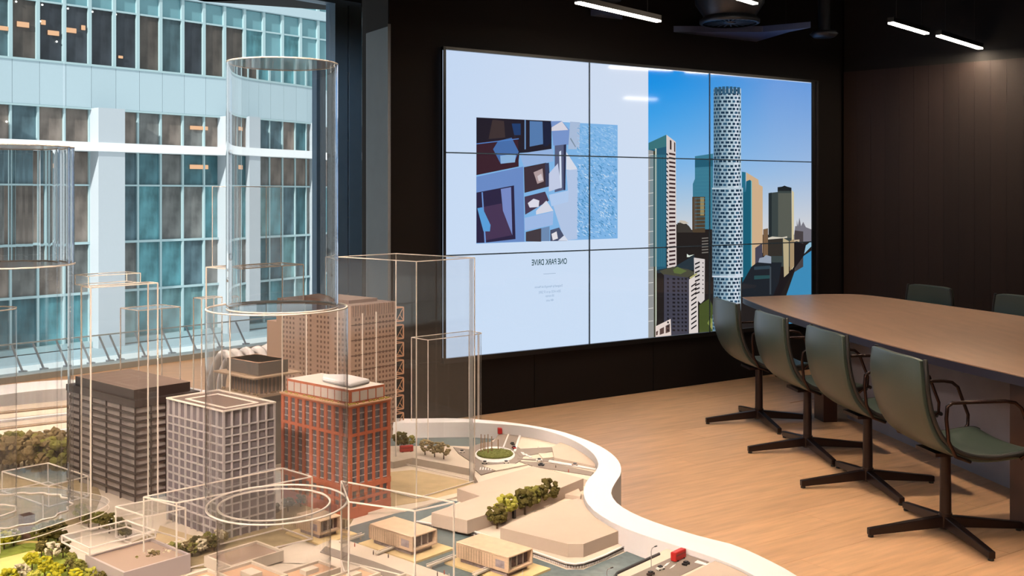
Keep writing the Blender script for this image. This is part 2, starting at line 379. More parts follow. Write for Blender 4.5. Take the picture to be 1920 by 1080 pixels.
# ceiling services
M_DUCT = mat('galvanised_duct', srgb(70, 74, 82), 0.4, metal=.7, var=.1)
M_TRAY = mat('service_panel', srgb(84, 98, 138), 0.35, metal=.2, var=.1)  # blue light falling on the trays is put into this colour
c = G(1368, 45, 2.95)
t = thing('air_diffuser', 'large round air diffuser with radial vanes on a duct under the ceiling', 'vent', tuple(c))
b = MB(); b.lathe(c, [(.21, c.z), (.235, c.z+.005), (.235, c.z+.03), (.20, c.z+.06)], 40); b.build('rim', M_DUCT, t, smooth=True)
b = MB()
for k in range(24):
    a = 2*math.pi*k/24; b.bar(c+Vector((math.cos(a)*.05, math.sin(a)*.05, .012)), c+Vector((math.cos(a)*.21, math.sin(a)*.21, .012)), .012, .004)
b.build('vane', M_DUCT, t, kind='stuff')
MB().lathe(c, [(.0, c.z+.002), (.05, c.z+.002), (.055, c.z+.02)], 24).build('hub', M_DUCT, t, smooth=True)
MB().lathe(c, [(.20, c.z+.055), (.27, c.z+.16), (.28, c.z+.34), (.22, c.z+.5), (.2, CEIL)], 40).build('plenum', M_DUCT, t, smooth=True)
c = G(1140, 2, 3.1); t = thing('ceiling_disc', 'pale grey disc fixture cut by the top edge right of the first lamp', 'vent', tuple(c))
MB().lathe(c, [(0, c.z), (.10, c.z), (.11, c.z+.02), (.11, c.z+.04)], 32).build('disc', M_DUCT, t, smooth=True); MB().lathe(c, [(.06, c.z+.03), (.06, CEIL)], 16).build('neck', M_DUCT, t, smooth=True)
c = G(1545, 70, 2.95); t = thing('small_diffuser', 'small dark disc fixture left of the paired lamps', 'vent', tuple(c))
MB().lathe(c, [(0, c.z), (.09, c.z), (.12, c.z+.03), (.10, c.z+.05)], 32).build('disc', M_DUCT, t, smooth=True); MB().lathe(c, [(.05, c.z+.04), (.05, CEIL)], 16).build('neck', M_DUCT, t, smooth=True)
for lab, pts, z in (('blue-lit flat service panel hanging left of the first lamp', [(985, 5), (1075, 25), (1040, 34), (930, 12)], 3.2),
                    ('long flat service panel hanging below the first lamp', [(1090, 32), (1235, 58), (1215, 50), (1130, 27)], 3.0),
                    ('blue-lit service panel hanging behind the round air diffuser', [(1240, 60), (1395, 85), (1480, 60), (1520, 52), (1430, 60)], 2.95),
                    ('narrow grey rail hanging above the top of the video wall', [(1185, 63), (1240, 59), (1247, 62), (1190, 67)], 3.2)):
    P = [G(*p, z) for p in pts]; cc = sum(P, Vector())/len(P)
    t = thing('service_panel', lab, 'ceiling panel', tuple(cc)); MB().prism(P, z, z+.05).build('tray', M_TRAY, t)
    for p in (P[0], P[2]): MB().tube([(p.x*.9+cc.x*.1, p.y*.9+cc.y*.1, z+.04), (p.x*.9+cc.x*.1, p.y*.9+cc.y*.1, CEIL-.002)], .004, 5).build('hanger', M_LHOUSE, t)

# ------------------------------------------------------------------ video wall
VW = 3.89; VZ0 = 0.44; VZ1 = 2.627
vw = thing('video_wall', 'large lit video wall of nine screens showing a round tower', 'screen', (*SP(VW/2, 0.0), VZ0))
def S(px, py, d=0.03):
    """point of the screen surface seen at this place of the photograph, d in front of the wall plane"""
    o = SP(0, d); t = (px-960)/F
    s = (t*o.y - o.x)/(su2.x - t*su2.y); p = o + su2*s
    return Vector((p.x, p.y, EYE - (py-HY)/F*p.y))
M_PNL = glow('screen_white', srgb(205, 224, 250), 0.93)
M_BEZ = mat('bezel_black', srgb(14, 16, 20), 0.4)
cols_ = [0.0, VW/3, 2*VW/3, VW]; rows_ = [VZ0 + (VZ1-VZ0)*k/3 for k in range(4)]
for r in range(3):
    for c in range(3):
        b = MB(); b.prism([SP(cols_[c]+.003, 0), SP(cols_[c+1]-.003, 0), SP(cols_[c+1]-.003, .03), SP(cols_[c]+.003, .03)], rows_[r]+.003, rows_[r+1]-.003)
        b.build('display_panel', M_PNL, vw)
for c in (1, 2): MB().prism([SP(cols_[c]-.005, .030), SP(cols_[c]+.005, .030), SP(cols_[c]+.005, .0375), SP(cols_[c]-.005, .0375)], VZ0, VZ1).build('bezel', mat('bezel_grey', srgb(60, 80, 100), .4), vw)
for r in (1, 2): MB().prism([SP(0, .030), SP(VW, .030), SP(VW, .0374), SP(0, .0374)], rows_[r]-.0045, rows_[r]+.0045).build('bezel', mat('bezel_grey'), vw)
for (a, b_, z0, z1) in ((-.02, 0, VZ0-.02, VZ1+.02), (VW, VW+.09, VZ0-.02, VZ1+.02), (-.02, VW+.09, VZ0-.035, VZ0), (-.02, VW+.09, VZ1, VZ1+.02)):
    MB().prism([SP(a, 0), SP(b_, 0), SP(b_, .04), SP(a, .04)], z0, z1).build('surround_frame', M_BEZ, vw)
MB().prism([SP(VW+.05, .04), SP(VW+.062, .04), SP(VW+.062, .05), SP(VW+.05, .05)], VZ0-.4, VZ1).build('edge_profile', mat('dull_profile', srgb(60, 56, 62), .4, metal=.5), vw)
_g = {}
def E(r, g, b):
    k = (r, g, b)
    if k not in _g: _g[k] = glow('screen_%02x%02x%02x' % k, srgb(r, g, b), 0.95)
    return _g[k]
DEP = 0.0304
def pic(name, shapes, d=0.0):
    """a flat piece of the picture shown on the screens: list of (colour, [pixel points])"""
    mb = MB(); ms = []
    for i, (c, pts) in enumerate(shapes):
        m = E(*c)
        if m not in ms: ms.append(m)
        mb.poly([S(x, y, DEP + d + .00006*i) for x, y in pts], ms.index(m))
    return mb.build(name, ms, vw)
# sky of the displayed picture: one grid with a displayed colour per corner
def vcol_mat(name):
    m = glow(name, (1, 1, 1), 0.95); nt = m.node_tree; a = nt.nodes.new('ShaderNodeVertexColor'); a.layer_name = 'Col'
    nt.links.new(a.outputs[0], nt.nodes['Principled BSDF'].inputs['Emission Color']); return m
M_VC = vcol_mat('displayed_picture')
def grid_pic(name, x0, x1, ytop, ybot, nx, ny, colf, d):
    mb = MB(); cols = []
    for j in range(ny+1):
        for i in range(nx+1):
            x = x0+(x1-x0)*i/nx; yt = ytop(x); yb = ybot(x); y = yt+(yb-yt)*j/ny
            mb.v.append(tuple(S(x, y, DEP+d))); cols.append(colf(i/nx, j/ny))
    for j in range(ny):
        for i in range(nx):
            a = j*(nx+1)+i; mb.f.append((a, a+1, a+nx+2, a+nx+1)); mb.m.append(0)
    o = mb.build(name, M_VC, vw); at = o.data.color_attributes.new('Col', 'FLOAT_COLOR', 'POINT')
    for i, c in enumerate(cols): at.data[i].color = (*srgb(*c), 1)
    return o
def lerp(a, b, t): t = max(0, min(1, t)); return tuple(a[i]+(b[i]-a[i])*t for i in range(3))
ytop = lambda x: 93.7+.0902*(x-829)
ybot = lambda x: 671.2-.1005*(x-832.5)
RX = pix((*SP(VW, .0304), 1.6))[0] - .15
def skyc(u, v):
    top = lerp((0, 140, 232), (104, 156, 224), u*1.3); mid = lerp((120, 185, 240), (160, 190, 228), u); low = (226, 220, 216)
    return lerp(top, mid, v/0.55) if v < .55 else lerp(mid, low, (v-.55)/.45)
grid_pic('displayed_sky', 1215.5, RX, ytop, lambda x: 455, 16, 12, skyc, .0)
grid_pic('displayed_haze', 830, 1215.5, ytop, ybot, 10, 10, lambda u, v: lerp(lerp((200, 220, 247), (214, 226, 245), u), (206, 226, 250), v), -.0001)
Y0 = lambda x: ybot(x) + .5
city = [((34, 30, 30), [(1225, 440), (1268, 420), (1300, 432), (1340, 428), (1395, 440), (1440, 440), (RX, 440), (RX, Y0(RX)+.7), (1225, Y0(1225))]),
        ((60, 140, 186), [(1455, Y0(1455)), (1498, 486), (RX, 470), (RX, Y0(RX)+.7)]),
        ((146, 190, 214), [(1499, 470), (RX, 452), (RX, 462), (1500, 484)]),
        ((120, 118, 128), [(1489, 440), (1491, 424), (1494, 424), (1494, 412), (1496, 424), (1499, 408), (1502, 424), (1506, 416), (1511, 426), (RX, 430), (RX, 452), (1489, 456)]),
        ((70, 64, 66), [(1490, 432), (1506, 434), (1506, 500), (1490, 510)]),
        ((196, 176, 150), [(1489, 450), (1499, 449), (1499, 478), (1489, 496)]),
        ((26, 22, 26), [(1494, 452), (1511, 460), (1507, 480), (1488, 506), (1462, 556), (1436, 560), (1440, 470)]),
        ((58, 68, 68), [(1441, 362), (1458, 360), (1458, 352), (1484, 354), (1485, 500), (1441, 500)]),
        ((34, 44, 48), [(1441, 362), (1447, 361), (1447, 446), (1441, 446)]),
        ((88, 92, 84), [(1459, 362), (1484, 362), (1484, 446), (1459, 446)]),
        ((26, 32, 36), [(1458, 351), (1466, 350), (1471, 348), (1476, 350), (1484, 352), (1484, 358), (1458, 358)]),
        ((214, 200, 160), [(1484.5, 356), (1488.5, 361), (1488.5, 500), (1484.5, 506)]),
        ((50, 46, 42), [(1440, 448), (1467, 446), (1467, 480), (1440, 480)]),
        ((214, 206, 190), [(1440, 446), (1448, 443.5), (1466, 445), (1476, 443), (1476, 446), (1440, 449)]),
        ((188, 172, 136), [(1468, 446), (1479, 452), (1479, 512), (1470, 520)]),
        ((168, 144, 110), [(1481, 452), (1489, 448), (1489, 498), (1481, 508)]),
        ((120, 94, 70), [(1431, 430), (1440, 428), (1440, 480), (1431, 480)]),
        ((208, 176, 140), [(1399, 323), (1422, 337), (1423, 346), (1430, 350), (1430, 474), (1412, 500), (1399, 500)]),
        ((70, 68, 84), [(1416, 465), (1429, 456), (1430, 490), (1416, 494)]),
        ((34, 110, 136), [(1391, 322), (1398, 323), (1398, 360), (1391, 360)]),
        ((20, 92, 116), [(1399, 340), (1406, 337), (1409, 340), (1409, 556), (1392, 556), (1391, 360), (1398, 360)]),
        ((96, 180, 190), [(1408, 338), (1409.6, 340), (1409.6, 500), (1408, 500)]),
        ((28, 34, 42), [(1409, 500), (1420, 492), (1466, 492), (1460, 530), (1448, 557), (1392, 558), (1392, 530)]),
        ((150, 160, 176), [(1422, 492), (1424, 484), (1432, 482), (1436, 478), (1446, 481), (1446, 494)]),
        ((48, 66, 78), [(1414, 500), (1444, 498), (1444, 504), (1414, 506)]),
        ((40, 76, 80), [(1414, 517), (1444, 516), (1444, 522), (1414, 524)]),
        ((64, 72, 80), [(1443, 500), (1446, 500), (1446, 552), (1443, 552)]),
        ((58, 122, 146), [(1303, 293), (1337, 288), (1337, 430), (1299, 430), (1299, 345), (1303, 335)]),
        ((34, 92, 116), [(1303, 300), (1337, 296), (1337, 312), (1303, 314)]),
        ((78, 64, 48), [(1298, 369), (1322, 369), (1322, 436), (1298, 436)]),
        ((150, 134, 92), [(1313, 370), (1320, 370), (1320, 404), (1313, 404)]),
        ((88, 78, 70), [(1301, 371), (1306, 371), (1306, 430), (1301, 430)]),
        ((60, 56, 52), [(1270, 418), (1283, 416), (1292, 424), (1300, 436), (1270, 436)]),
        ((200, 190, 176), [(1272, 416), (1276, 413), (1284, 414), (1292, 419), (1282, 420)]),
        ((36, 88, 112), [(1216, 268), (1249.5, 252.5), (1249.5, 508), (1216, 508)]),
        ((58, 116, 124), [(1216, 268), (1249.5, 252.5), (1249.5, 275), (1216, 282)]),
        ((218, 206, 202), [(1249.5, 252.5), (1267, 266), (1268.5, 500), (1251, 506)]),
        ((40, 28, 32), [(1256, 262), (1259, 264), (1259, 281), (1256, 280)]), ((40, 28, 32), [(1264, 266), (1266, 268), (1266, 285), (1264, 284)]),
        ((148, 150, 150), [(1215.6, 281), (1225, 283), (1226, Y0(1226)), (1215.6, Y0(1216))]),
        ((60, 62, 50), [(1225, 283), (1228.5, 283), (1229, Y0(1229)), (1226, Y0(1226))]),
        ((206, 214, 196), [(1228.5, 278), (1231, 279), (1231, 600), (1229, Y0(1229))]),
        ((38, 52, 62), [(1232, 506), (1265, 500), (1302, 478), (1302, 506), (1262, 512), (1232, 512)]),
        ((226, 236, 224), [(1288, 476), (1292, 479), (1302, 477), (1292, 482), (1288, 482)]),
        ((74, 74, 60), [(1236, 508), (1262, 500), (1290, 505), (1306, 512), (1290, 520), (1246, 517)]),
        ((94, 110, 62), [(1262, 506), (1270, 500), (1278, 504), (1288, 508), (1276, 514), (1264, 512)]),
        ((66, 66, 80), [(1245, 514), (1292, 521), (1291, Y0(1291)), (1245, Y0(1245))]),
        ((214, 206, 204), [(1301, 483), (1321.5, 486), (1321, 562), (1314, 569), (1304, 560), (1302, 520)]),
        ((222, 212, 208), [(1292, 524), (1308, 514), (1309, Y0(1309)), (1292, Y0(1292))]),
        ((176, 172, 110), [(1293, 520), (1306, 512), (1308, 514), (1294, 523)]),
        ((70, 82, 40), [(1311, 572), (1330, 560), (1337, 575), (1348, 610), (1349, Y0(1349)), (1311, Y0(1311))]),
        ((124, 138, 70), [(1326, 606), (1332, 596), (1338, 600), (1344, 612), (1334, 616)]), ((150, 150, 86), [(1330, 610), (1336, 602), (1340, 612), (1335, 618)]),
        ((230, 214, 206), [(1229, 612), (1257.5, 598), (1258.5, Y0(1258)), (1229, Y0(1229))]),
        ((90, 70, 66), [(1230, 622), (1234, 620), (1233, 628), (1230, 629)]), ((90, 70, 66), [(1237, 617), (1245, 613), (1245, 625), (1237, 628)]), ((90, 70, 66), [(1248, 611), (1256, 607), (1256, 622), (1248, 625)])]
pic('displayed_city', city, 0.0002)
# window courses of the displayed buildings
mb = MB(); mss = [E(60, 40, 44), E(120, 116, 110), E(50, 54, 70), E(30, 28, 34), E(226, 224, 220), E(64, 130, 150)]
def q4(p, mi, d=.0045): mb.poly([S(x, y, DEP+d) for x, y in p], mi)
for k in range(27):
    y = 286+k*8.0
    q4([(1254.5, y), (1266.3, y+2.4-k*.16), (1266.3, y+5.8-k*.16), (1254.5, y+3.6)], 0)
    q4([(1249.5, y+1), (1252.5, y+3), (1252.5, y+6), (1249.5, y+4)], 3)
for k in range(14):
    y = 290+k*24; q4([(1216, y), (1225, y-1), (1225, y), (1216, y+1)], 4)
for k in range(14):
    for (a, b) in ((1251, 1254), (1261, 1266), (1270, 1274), (1278, 1281), (1284, 1288)): q4([(a, 521+k*7.4), (b, 521.5+k*7.4), (b, 525+k*7.4), (a, 524.5+k*7.4)], 3)
for k in range(11):
    y = 533+k*8.8
    if y < 618: q4([(1296, y+3), (1306, y-4), (1306, y-1), (1296, y+6)], 3)
for k in range(8):
    y = 492+k*8; q4([(1303, y+2), (1312, y-2), (1312, y+1), (1303, y+5)], 3); q4([(1317, y), (1319, y), (1319, y+2), (1317, y+2)], 3)
for k in range(6): q4([(1316, 446+k*5.4), (1328, 445+k*5.4), (1328, 447+k*5.4), (1316, 448+k*5.4)], 1)
for k in range(17):
    y = 318+k*6.8
    if y < 366 or k > 1: q4([(1303, y), (1336, y-1), (1336, y-.2), (1303, y+.8)], 5)
for k in range(12): q4([(1220+k*2.4, 290), (1220.8+k*2.4, 290), (1220.8+k*2.4, 500), (1220+k*2.4, 500)], 5, .0041)
mb.build('displayed_windows', mss, vw, kind='stuff')
# the displayed round tower: pale courses, staggered dark openings
mb = MB(); tm = [E(112, 142, 160), E(150, 176, 192), E(184, 204, 216), E(212, 222, 234), E(22, 52, 76), E(48, 88, 116), E(232, 240, 248)]
def tseg(x0, x1, y0, y1, mi, d): mb.poly([S(x, y, DEP+d) for x, y in ((x0, y0), (x1, y0), (x1, y1), (x0, y1))], mi)
for (xa, xb, ya, yb) in ((1338, 1389.5, 166, 352), (1335.5, 1393, 352, 518), (1338, 1389, 518, 590), (1336, 1380, 590, 622)):
    for k in range(12):
        f0 = k/12; f1 = (k+1)/12; w = xb-xa; lvl = [0, 0, 0, 1, 1, 1, 2, 2, 2, 3, 3, 2][k]
        tseg(xa+w*f0, xa+w*f1, ya, min(yb, Y0(xa+w*f0)-.5), lvl, .0046)
    n = 9; y = ya+2; r = 0
    while y < yb-4:
        for k in range(n):
            a0 = math.pi*(k+ (0.5 if r % 2 else 0)+.12)/n; a1 = a0+math.pi/n*(.62 if (k+r) % 3 else .8)
            if a1 > math.pi*.97: continue
            x0 = (xa+xb)/2-math.cos(a0)*(xb-xa)/2; x1 = (xa+xb)/2-math.cos(a1)*(xb-xa)/2; bulge = math.sin((a0+a1)/2)
            yy = y + (1.5*bulge if y > HY-60 else -1.0*bulge)
            if yy+4.5 < Y0(x0)-1: tseg(x0, x1, yy, yy+4.3, 4 if (k*7+r*3) % 4 else 5, .0048)
        y += 7.0; r += 1
for k in range(7): tseg(1340+k*7, 1345.5+k*7, 164-2*math.sin((k+.5)/7*math.pi), 176, 5, .0050)
tseg(1335, 1393, 352, 355, 2, .0051); tseg(1335.5, 1393, 517, 519.5, 3, .0051)
mb.build('displayed_tower', tm, vw)
# left-hand displayed picture: balconies over water
def C5(p): return [(880+x/4.155, 210+y/4.155) for x, y in p]
fr = [((128, 182, 232), [(893, 220), (1158, 234.5), (1158, 447), (893, 457)])]
for (c, p) in [((30, 26, 40), [(55, 42), (640, 70), (640, 300), (390, 320), (380, 420), (55, 490)]), ((60, 48, 50), [(180, 60), (270, 70), (280, 200), (150, 210)]), ((26, 60, 110), [(330, 90), (400, 90), (400, 180), (350, 180)]),
        ((110, 150, 200), [(430, 62), (440, 62), (440, 290), (430, 292)]), ((84, 124, 176), [(470, 70), (570, 75), (575, 250), (470, 270)]), ((20, 30, 60), [(575, 75), (632, 78), (636, 240), (600, 270), (575, 260)]),
        ((56, 30, 44), [(55, 240), (380, 200), (385, 425), (55, 492)]), ((70, 110, 170), [(185, 290), (225, 225), (330, 200), (385, 310), (350, 390), (245, 405)]), ((140, 180, 220), [(240, 340), (365, 325), (355, 392), (245, 402)]),
        ((80, 130, 200), [(55, 245), (385, 205), (385, 212), (55, 252)]), ((106, 140, 200), [(55, 505), (420, 425), (430, 1010), (55, 1022)]), ((40, 34, 66), [(55, 628), (348, 572), (360, 990), (120, 1018), (55, 1020)]),
        ((70, 52, 84), [(110, 740), (250, 712), (330, 960), (125, 1000)]), ((120, 140, 200), [(245, 600), (325, 585), (335, 960), (262, 770)]), ((110, 150, 214), [(95, 625), (105, 625), (130, 1018), (118, 1018)]), ((90, 160, 220), [(62, 750), (100, 742), (165, 880), (160, 930), (110, 930)]),
        ((150, 180, 224), [(388, 325), (655, 285), (655, 385), (425, 425)]), ((120, 150, 206), [(635, 72), (720, 70), (782, 140), (775, 255), (655, 262)]), ((216, 214, 226), [(640, 120), (720, 72), (770, 140), (640, 148)]),
        ((170, 190, 220), [(785, 75), (862, 80), (858, 290), (770, 290)]), ((120, 140, 160), [(790, 200), (830, 270), (825, 275), (785, 210)]), ((88, 96, 128), [(665, 262), (752, 252), (748, 605), (665, 625)]), ((214, 226, 246), [(700, 310), (715, 300), (720, 590), (705, 595)]), ((40, 44, 74), [(735, 255), (755, 252), (748, 608), (735, 610)]),
        ((216, 222, 236), [(755, 310), (840, 440), (835, 455), (755, 450)]), ((180, 200, 232), [(755, 455), (845, 445), (842, 990), (740, 1000), (650, 720), (770, 640)]), ((60, 46, 56), [(425, 430), (600, 395), (620, 580), (430, 630)]), ((176, 156, 158), [(500, 470), (570, 440), (580, 540), (530, 560)]), ((210, 200, 206), [(530, 500), (560, 480), (575, 530), (540, 540)]),
        ((54, 60, 90), [(590, 400), (620, 395), (630, 570), (595, 580)]), ((196, 206, 232), [(620, 480), (690, 400), (715, 590), (620, 620)]), ((70, 56, 80), [(430, 660), (590, 620), (620, 690), (435, 800)]), ((222, 222, 236), [(455, 710), (500, 675), (545, 690), (540, 740), (470, 745)]),
        ((216, 218, 232), [(520, 770), (600, 690), (655, 770), (520, 800)]), ((160, 188, 232), [(430, 825), (655, 775), (650, 880), (432, 925)]), ((178, 204, 240), [(620, 645), (775, 610), (770, 700), (640, 735)]), ((66, 58, 66), [(440, 935), (560, 905), (560, 1010), (440, 1008)]), ((110, 140, 180), [(560, 905), (625, 890), (625, 1006), (560, 1006)]),
        ((74, 82, 110), [(630, 920), (700, 900), (760, 1004), (630, 1006)]), ((230, 226, 232), [(640, 950), (680, 930), (690, 985), (650, 1000)]), ((216, 222, 238), [(690, 1003), (740, 960), (770, 1003)])]:
    fr.append((c, C5(p)))
pic('displayed_balconies', fr, 0.0002)
# rippled water of that picture
mb = MB(); ms2 = [E(92, 160, 210), E(168, 206, 240), E(60, 130, 178), E(214, 232, 250)]
for k in range(950):
    x = 1082+R()*74; v = R(); y = 236+v*208; L = 2.2+R()*4; a = (R()-.2)*1.2+.5*(v)
    c = (0 if R() < .4 else 1) if v < .35 else random.choice([0, 2, 2, 1, 3])
    dx = L*math.cos(a)*.5; dy = L*math.sin(a)*.5; x = min(max(x, 1082+abs(dx)), 1157-abs(dx)); y = min(max(y, 236+abs(dy)), 446-abs(dy))
    mb.poly([S(x-dx-.3, y-dy+.4, DEP+.0052), S(x-dx+.3, y-dy-.4, DEP+.0052), S(x+dx+.3, y+dy-.4, DEP+.0052), S(x+dx-.3, y+dy+.4, DEP+.0052)], c)
mb.build('displayed_ripples', ms2, vw, kind='stuff')
# mirrored writing
def mirror_text(txt, cx, cy, hpx, color, bold=0.0):
    cu = bpy.data.curves.new('t', 'FONT'); cu.body = txt; cu.align_x = 'CENTER'; cu.align_y = 'CENTER'; cu.size = 1; cu.offset = bold
    to = bpy.data.objects.new('t', cu); col.objects.link(to); bpy.context.view_layer.update()
    me = bpy.data.meshes.new_from_object(to); bpy.data.objects.remove(to)
    c = S(cx, cy, DEP+.0006); h = hpx/F*c.y/0.72
    w = 0.72 if bold else 0.80
    for v in me.vertices:
        p = c - SU*(v.co.x*h*w*.96/1.0) + Vector((0, 0, v.co.y*h)); v.co = p
    me.materials.clear(); me.materials.append(E(*color)); me.name = 'writing'
    o = bpy.data.objects.new('writing', me); col.objects.link(o); o.parent = vw; o.matrix_parent_inverse.identity()
    vo = Vector(vw['_o'])
    for v in me.vertices: v.co -= vo
mirror_text('ONE PARK DRIVE', 1030.5, 491.5, 11.0, (24, 70, 74), .014)
mirror_text('Designed by Herzog & de Meuron', 1029, 537, 4.4, (140, 166, 196))
mirror_text('205m AOD up to 57 [205]', 1031, 547, 4.4, (146, 172, 202))
mirror_text('58 storeys', 1031, 554.5, 4.4, (150, 176, 206))
mirror_text('484 units', 1031, 563, 4.4, (146, 172, 202))
pic('displayed_rule', [((150, 174, 200), [(1019, 513.4), (1042, 512), (1042, 512.8), (1019, 514.2)])], .0006)

# ------------------------------------------------------------------ the office building across the street
B0 = Vector((-0.4734*58, 58.0))
def BP(s, d=0.0): return B0 + ga2*s - gb2*d       # s along the facade, d towards us
ob_ = thing('office_building', 'large office building with blue-green glass and pale fascia seen through the window', 'building', (BP(8).x, BP(8).y, -9.0))
M_FAS = mat('pale_fascia', srgb(184, 203, 211), 0.5, var=.02, objvar=.02); M_MUL = mat('pale_mullion', srgb(176, 200, 204), 0.4)
M_COLW = mat('white_column', srgb(192, 198, 204), 0.5, var=.02); M_BAND = mat('white_band', srgb(255, 255, 255), 0.4)
gl = [mat('glass_%d' % i, srgb(*c), .08, spec=.35, var=.5, vscale=1.3, objvar=.12, stretch=(1, 1, .45)) for i, c in enumerate([(86, 108, 116), (112, 112, 110), (124, 112, 104), (70, 106, 114), (92, 144, 152), (116, 152, 154), (58, 88, 100)])]
gu = [mat('glass_upper_%d' % i, srgb(*c), .06, spec=.4, var=.5, vscale=1.2, stretch=(1, 1, .4)) for i, c in enumerate([(52, 56, 62), (84, 76, 70), (74, 96, 102), (62, 66, 72)])]
gt = mat('glass_teal', srgb(116, 160, 168), .06, spec=.5, var=.12, vscale=.5)
MUL = 1.5; s_lo, s_hi = -4, 24
MB().prism([BP(-6, -.6), BP(60, -.6), BP(60, -8), BP(-6, -8)], -12, 26).build('core', mat('far_core', srgb(120, 140, 146), .7), ob_)
# deep back plate so nothing shows between panes
rows_b = [(-8.5, -5.75, 'l'), (-5.7, -2.85, 'm'), (-2.8, .52, 'm'), (.58, 2.45, 'u'), (3.0, 4.98, 'u'), (7.45, 10.75, 'U'), (10.85, 12.05, 'T'), (12.75, 15.8, 'T'), (15.9, 18, 'T')]
pmesh = {}
def pane(s, z0, z1, m, name='window_pane', w=MUL-.06, d=0.0):
    key = (round(z1-z0, 2), m.name, round(w, 2))
    if key not in pmesh: pmesh[key] = boxmesh(name, w, .06, z1-z0, m)
    p = BP(s, d); return inst(name, pmesh[key], ob_, (p.x, p.y, z0), math.atan2(GA.y, GA.x))
rnd = random.Random(3)
for (z0, z1, kd) in rows_b:
    for k in range(s_lo, s_hi):
        s = k*MUL + .03
        if kd in 'lmu':
            f = rnd.random(); c = {'u': [0, 1, 2, 3], 'm': [4, 0, 5, 3, 1] if k > 3 else [0, 1, 2], 'l': [4, 5, 3, 5]}[kd]; m = gl[c[int(f*len(c))]]
        elif kd == 'U': m = gu[int(rnd.random()*4)] if k < 10 else (gt if rnd.random() < .5 else gl[4])
        else: m = gt
        pane(s, z0, z1, m)
for z0, z1 in ((4.98, 7.45),):
    for k in range(s_lo, s_hi): pane(k*MUL+.03, z0+.03, z1-.03, M_FAS, 'fascia_panel', MUL-.02, .28)
vm_ = {}
def vbar(s, z0, z1, w, dep, m, name='mullion'):
    key = (round(z1-z0, 2), w, dep, m.name)
    if key not in vm_: vm_[key] = boxmesh(name, w, dep, z1-z0, m)
    p = BP(s-w/2, dep); inst(name, vm_[key], ob_, (p.x, p.y, z0), math.atan2(GA.y, GA.x))
for k in range(s_lo, s_hi+1):
    for (z0, z1, w) in ((-8.5, 4.98, .12), (7.45, 12.1, .2), (12.7, 18, .2)): vbar(k*MUL, z0, z1, w, .16, M_MUL)
for (z, h, d) in ((-5.75, .14, .18), (-2.86, .14, .18), (.5, .1, .18), (7.4, .12, .34), (10.75, .1, .14), (12.08, .62, .34), (15.8, .1, .14), (4.9, .1, .32), (-8.75, .3, .5)):
    MB().prism([BP(s_lo*MUL, d), BP(s_hi*MUL, d), BP(s_hi*MUL, -.05), BP(s_lo*MUL, -.05)], z, z+h).build('transom', M_MUL if h < .5 else M_FAS, ob_)
MB().prism([BP(s_lo*MUL, 1.3), BP(s_hi*MUL, 1.3), BP(s_hi*MUL, 0), BP(s_lo*MUL, 0)], 2.48, 2.98).build('white_band', M_BAND, ob_)
for sx in (-3.95, 4.5, 13.05, 21.6, 30.2):
    MB().prism([BP(sx, 1.15), BP(sx+1.62, 1.15), BP(sx+1.62, .0), BP(sx, .0)], -9.0, 4.98).build('column', M_COLW, ob_)
MB().prism([BP(s_lo*MUL, 3.5), BP(60, 3.5), BP(60, 0), BP(s_lo*MUL, 0)], -9.3, -8.8).build('ledge', M_FAS, ob_)
# warm lamps and ceiling lights inside the upper floor
M_LIT = glow('warm_office_lamp', (1, .55, .3), 1.0); M_DOT = glow('office_dot_light', (1, .97, .9), 3.0)
for (px, py, w, h) in ((7, 53, 14, 8), (43, 46, 20, 10), (81, 42, 8, 9), (100, 62, 19, 9), (133, 57, 18, 9), (156, 52, 7, 9), (373, 240, 33, 7), (373, 313, 34, 8), (226, 107, 8, 5)):
    t = (px-960)/F; o = BP(0, .08); s = (t*o.y-o.x)/(ga2.x-t*ga2.y); p = BP(s, .08); z = -(py-HY)/F*p.y
    ww = w*p.y/F*1.15; hh = h*p.y/F; MB().prism([BP(s-ww/2, .12), BP(s+ww/2, .12), BP(s+ww/2, .07), BP(s-ww/2, .07)], z-hh/2, z+hh/2).build('office_lamp', M_LIT, ob_, bevel=.08)
for (px, py) in ((30, 3), (79, 9), (127, 16), (173, 22), (217, 27), (260, 33), (301, 39), (75, 40), (106, 78), (12, 228)):
    t = (px-960)/F; o = BP(0, .08); s = (t*o.y-o.x)/(ga2.x-t*ga2.y); p = BP(s, .1); MB().ico((p.x, p.y, -(py-HY)/F*p.y), .06, sub=1).build('office_spot', M_DOT, ob_)
ob_.location.z += EYE      # facade heights above are measured from eye level
g = MB().prism([(-90, -30), (60, 120), (-60, 190), (-160, 60)], -7.6, -7.3).build('ground_outside', mat('white_paving', srgb(240, 242, 242), .8)); g['kind'] = 'structure'
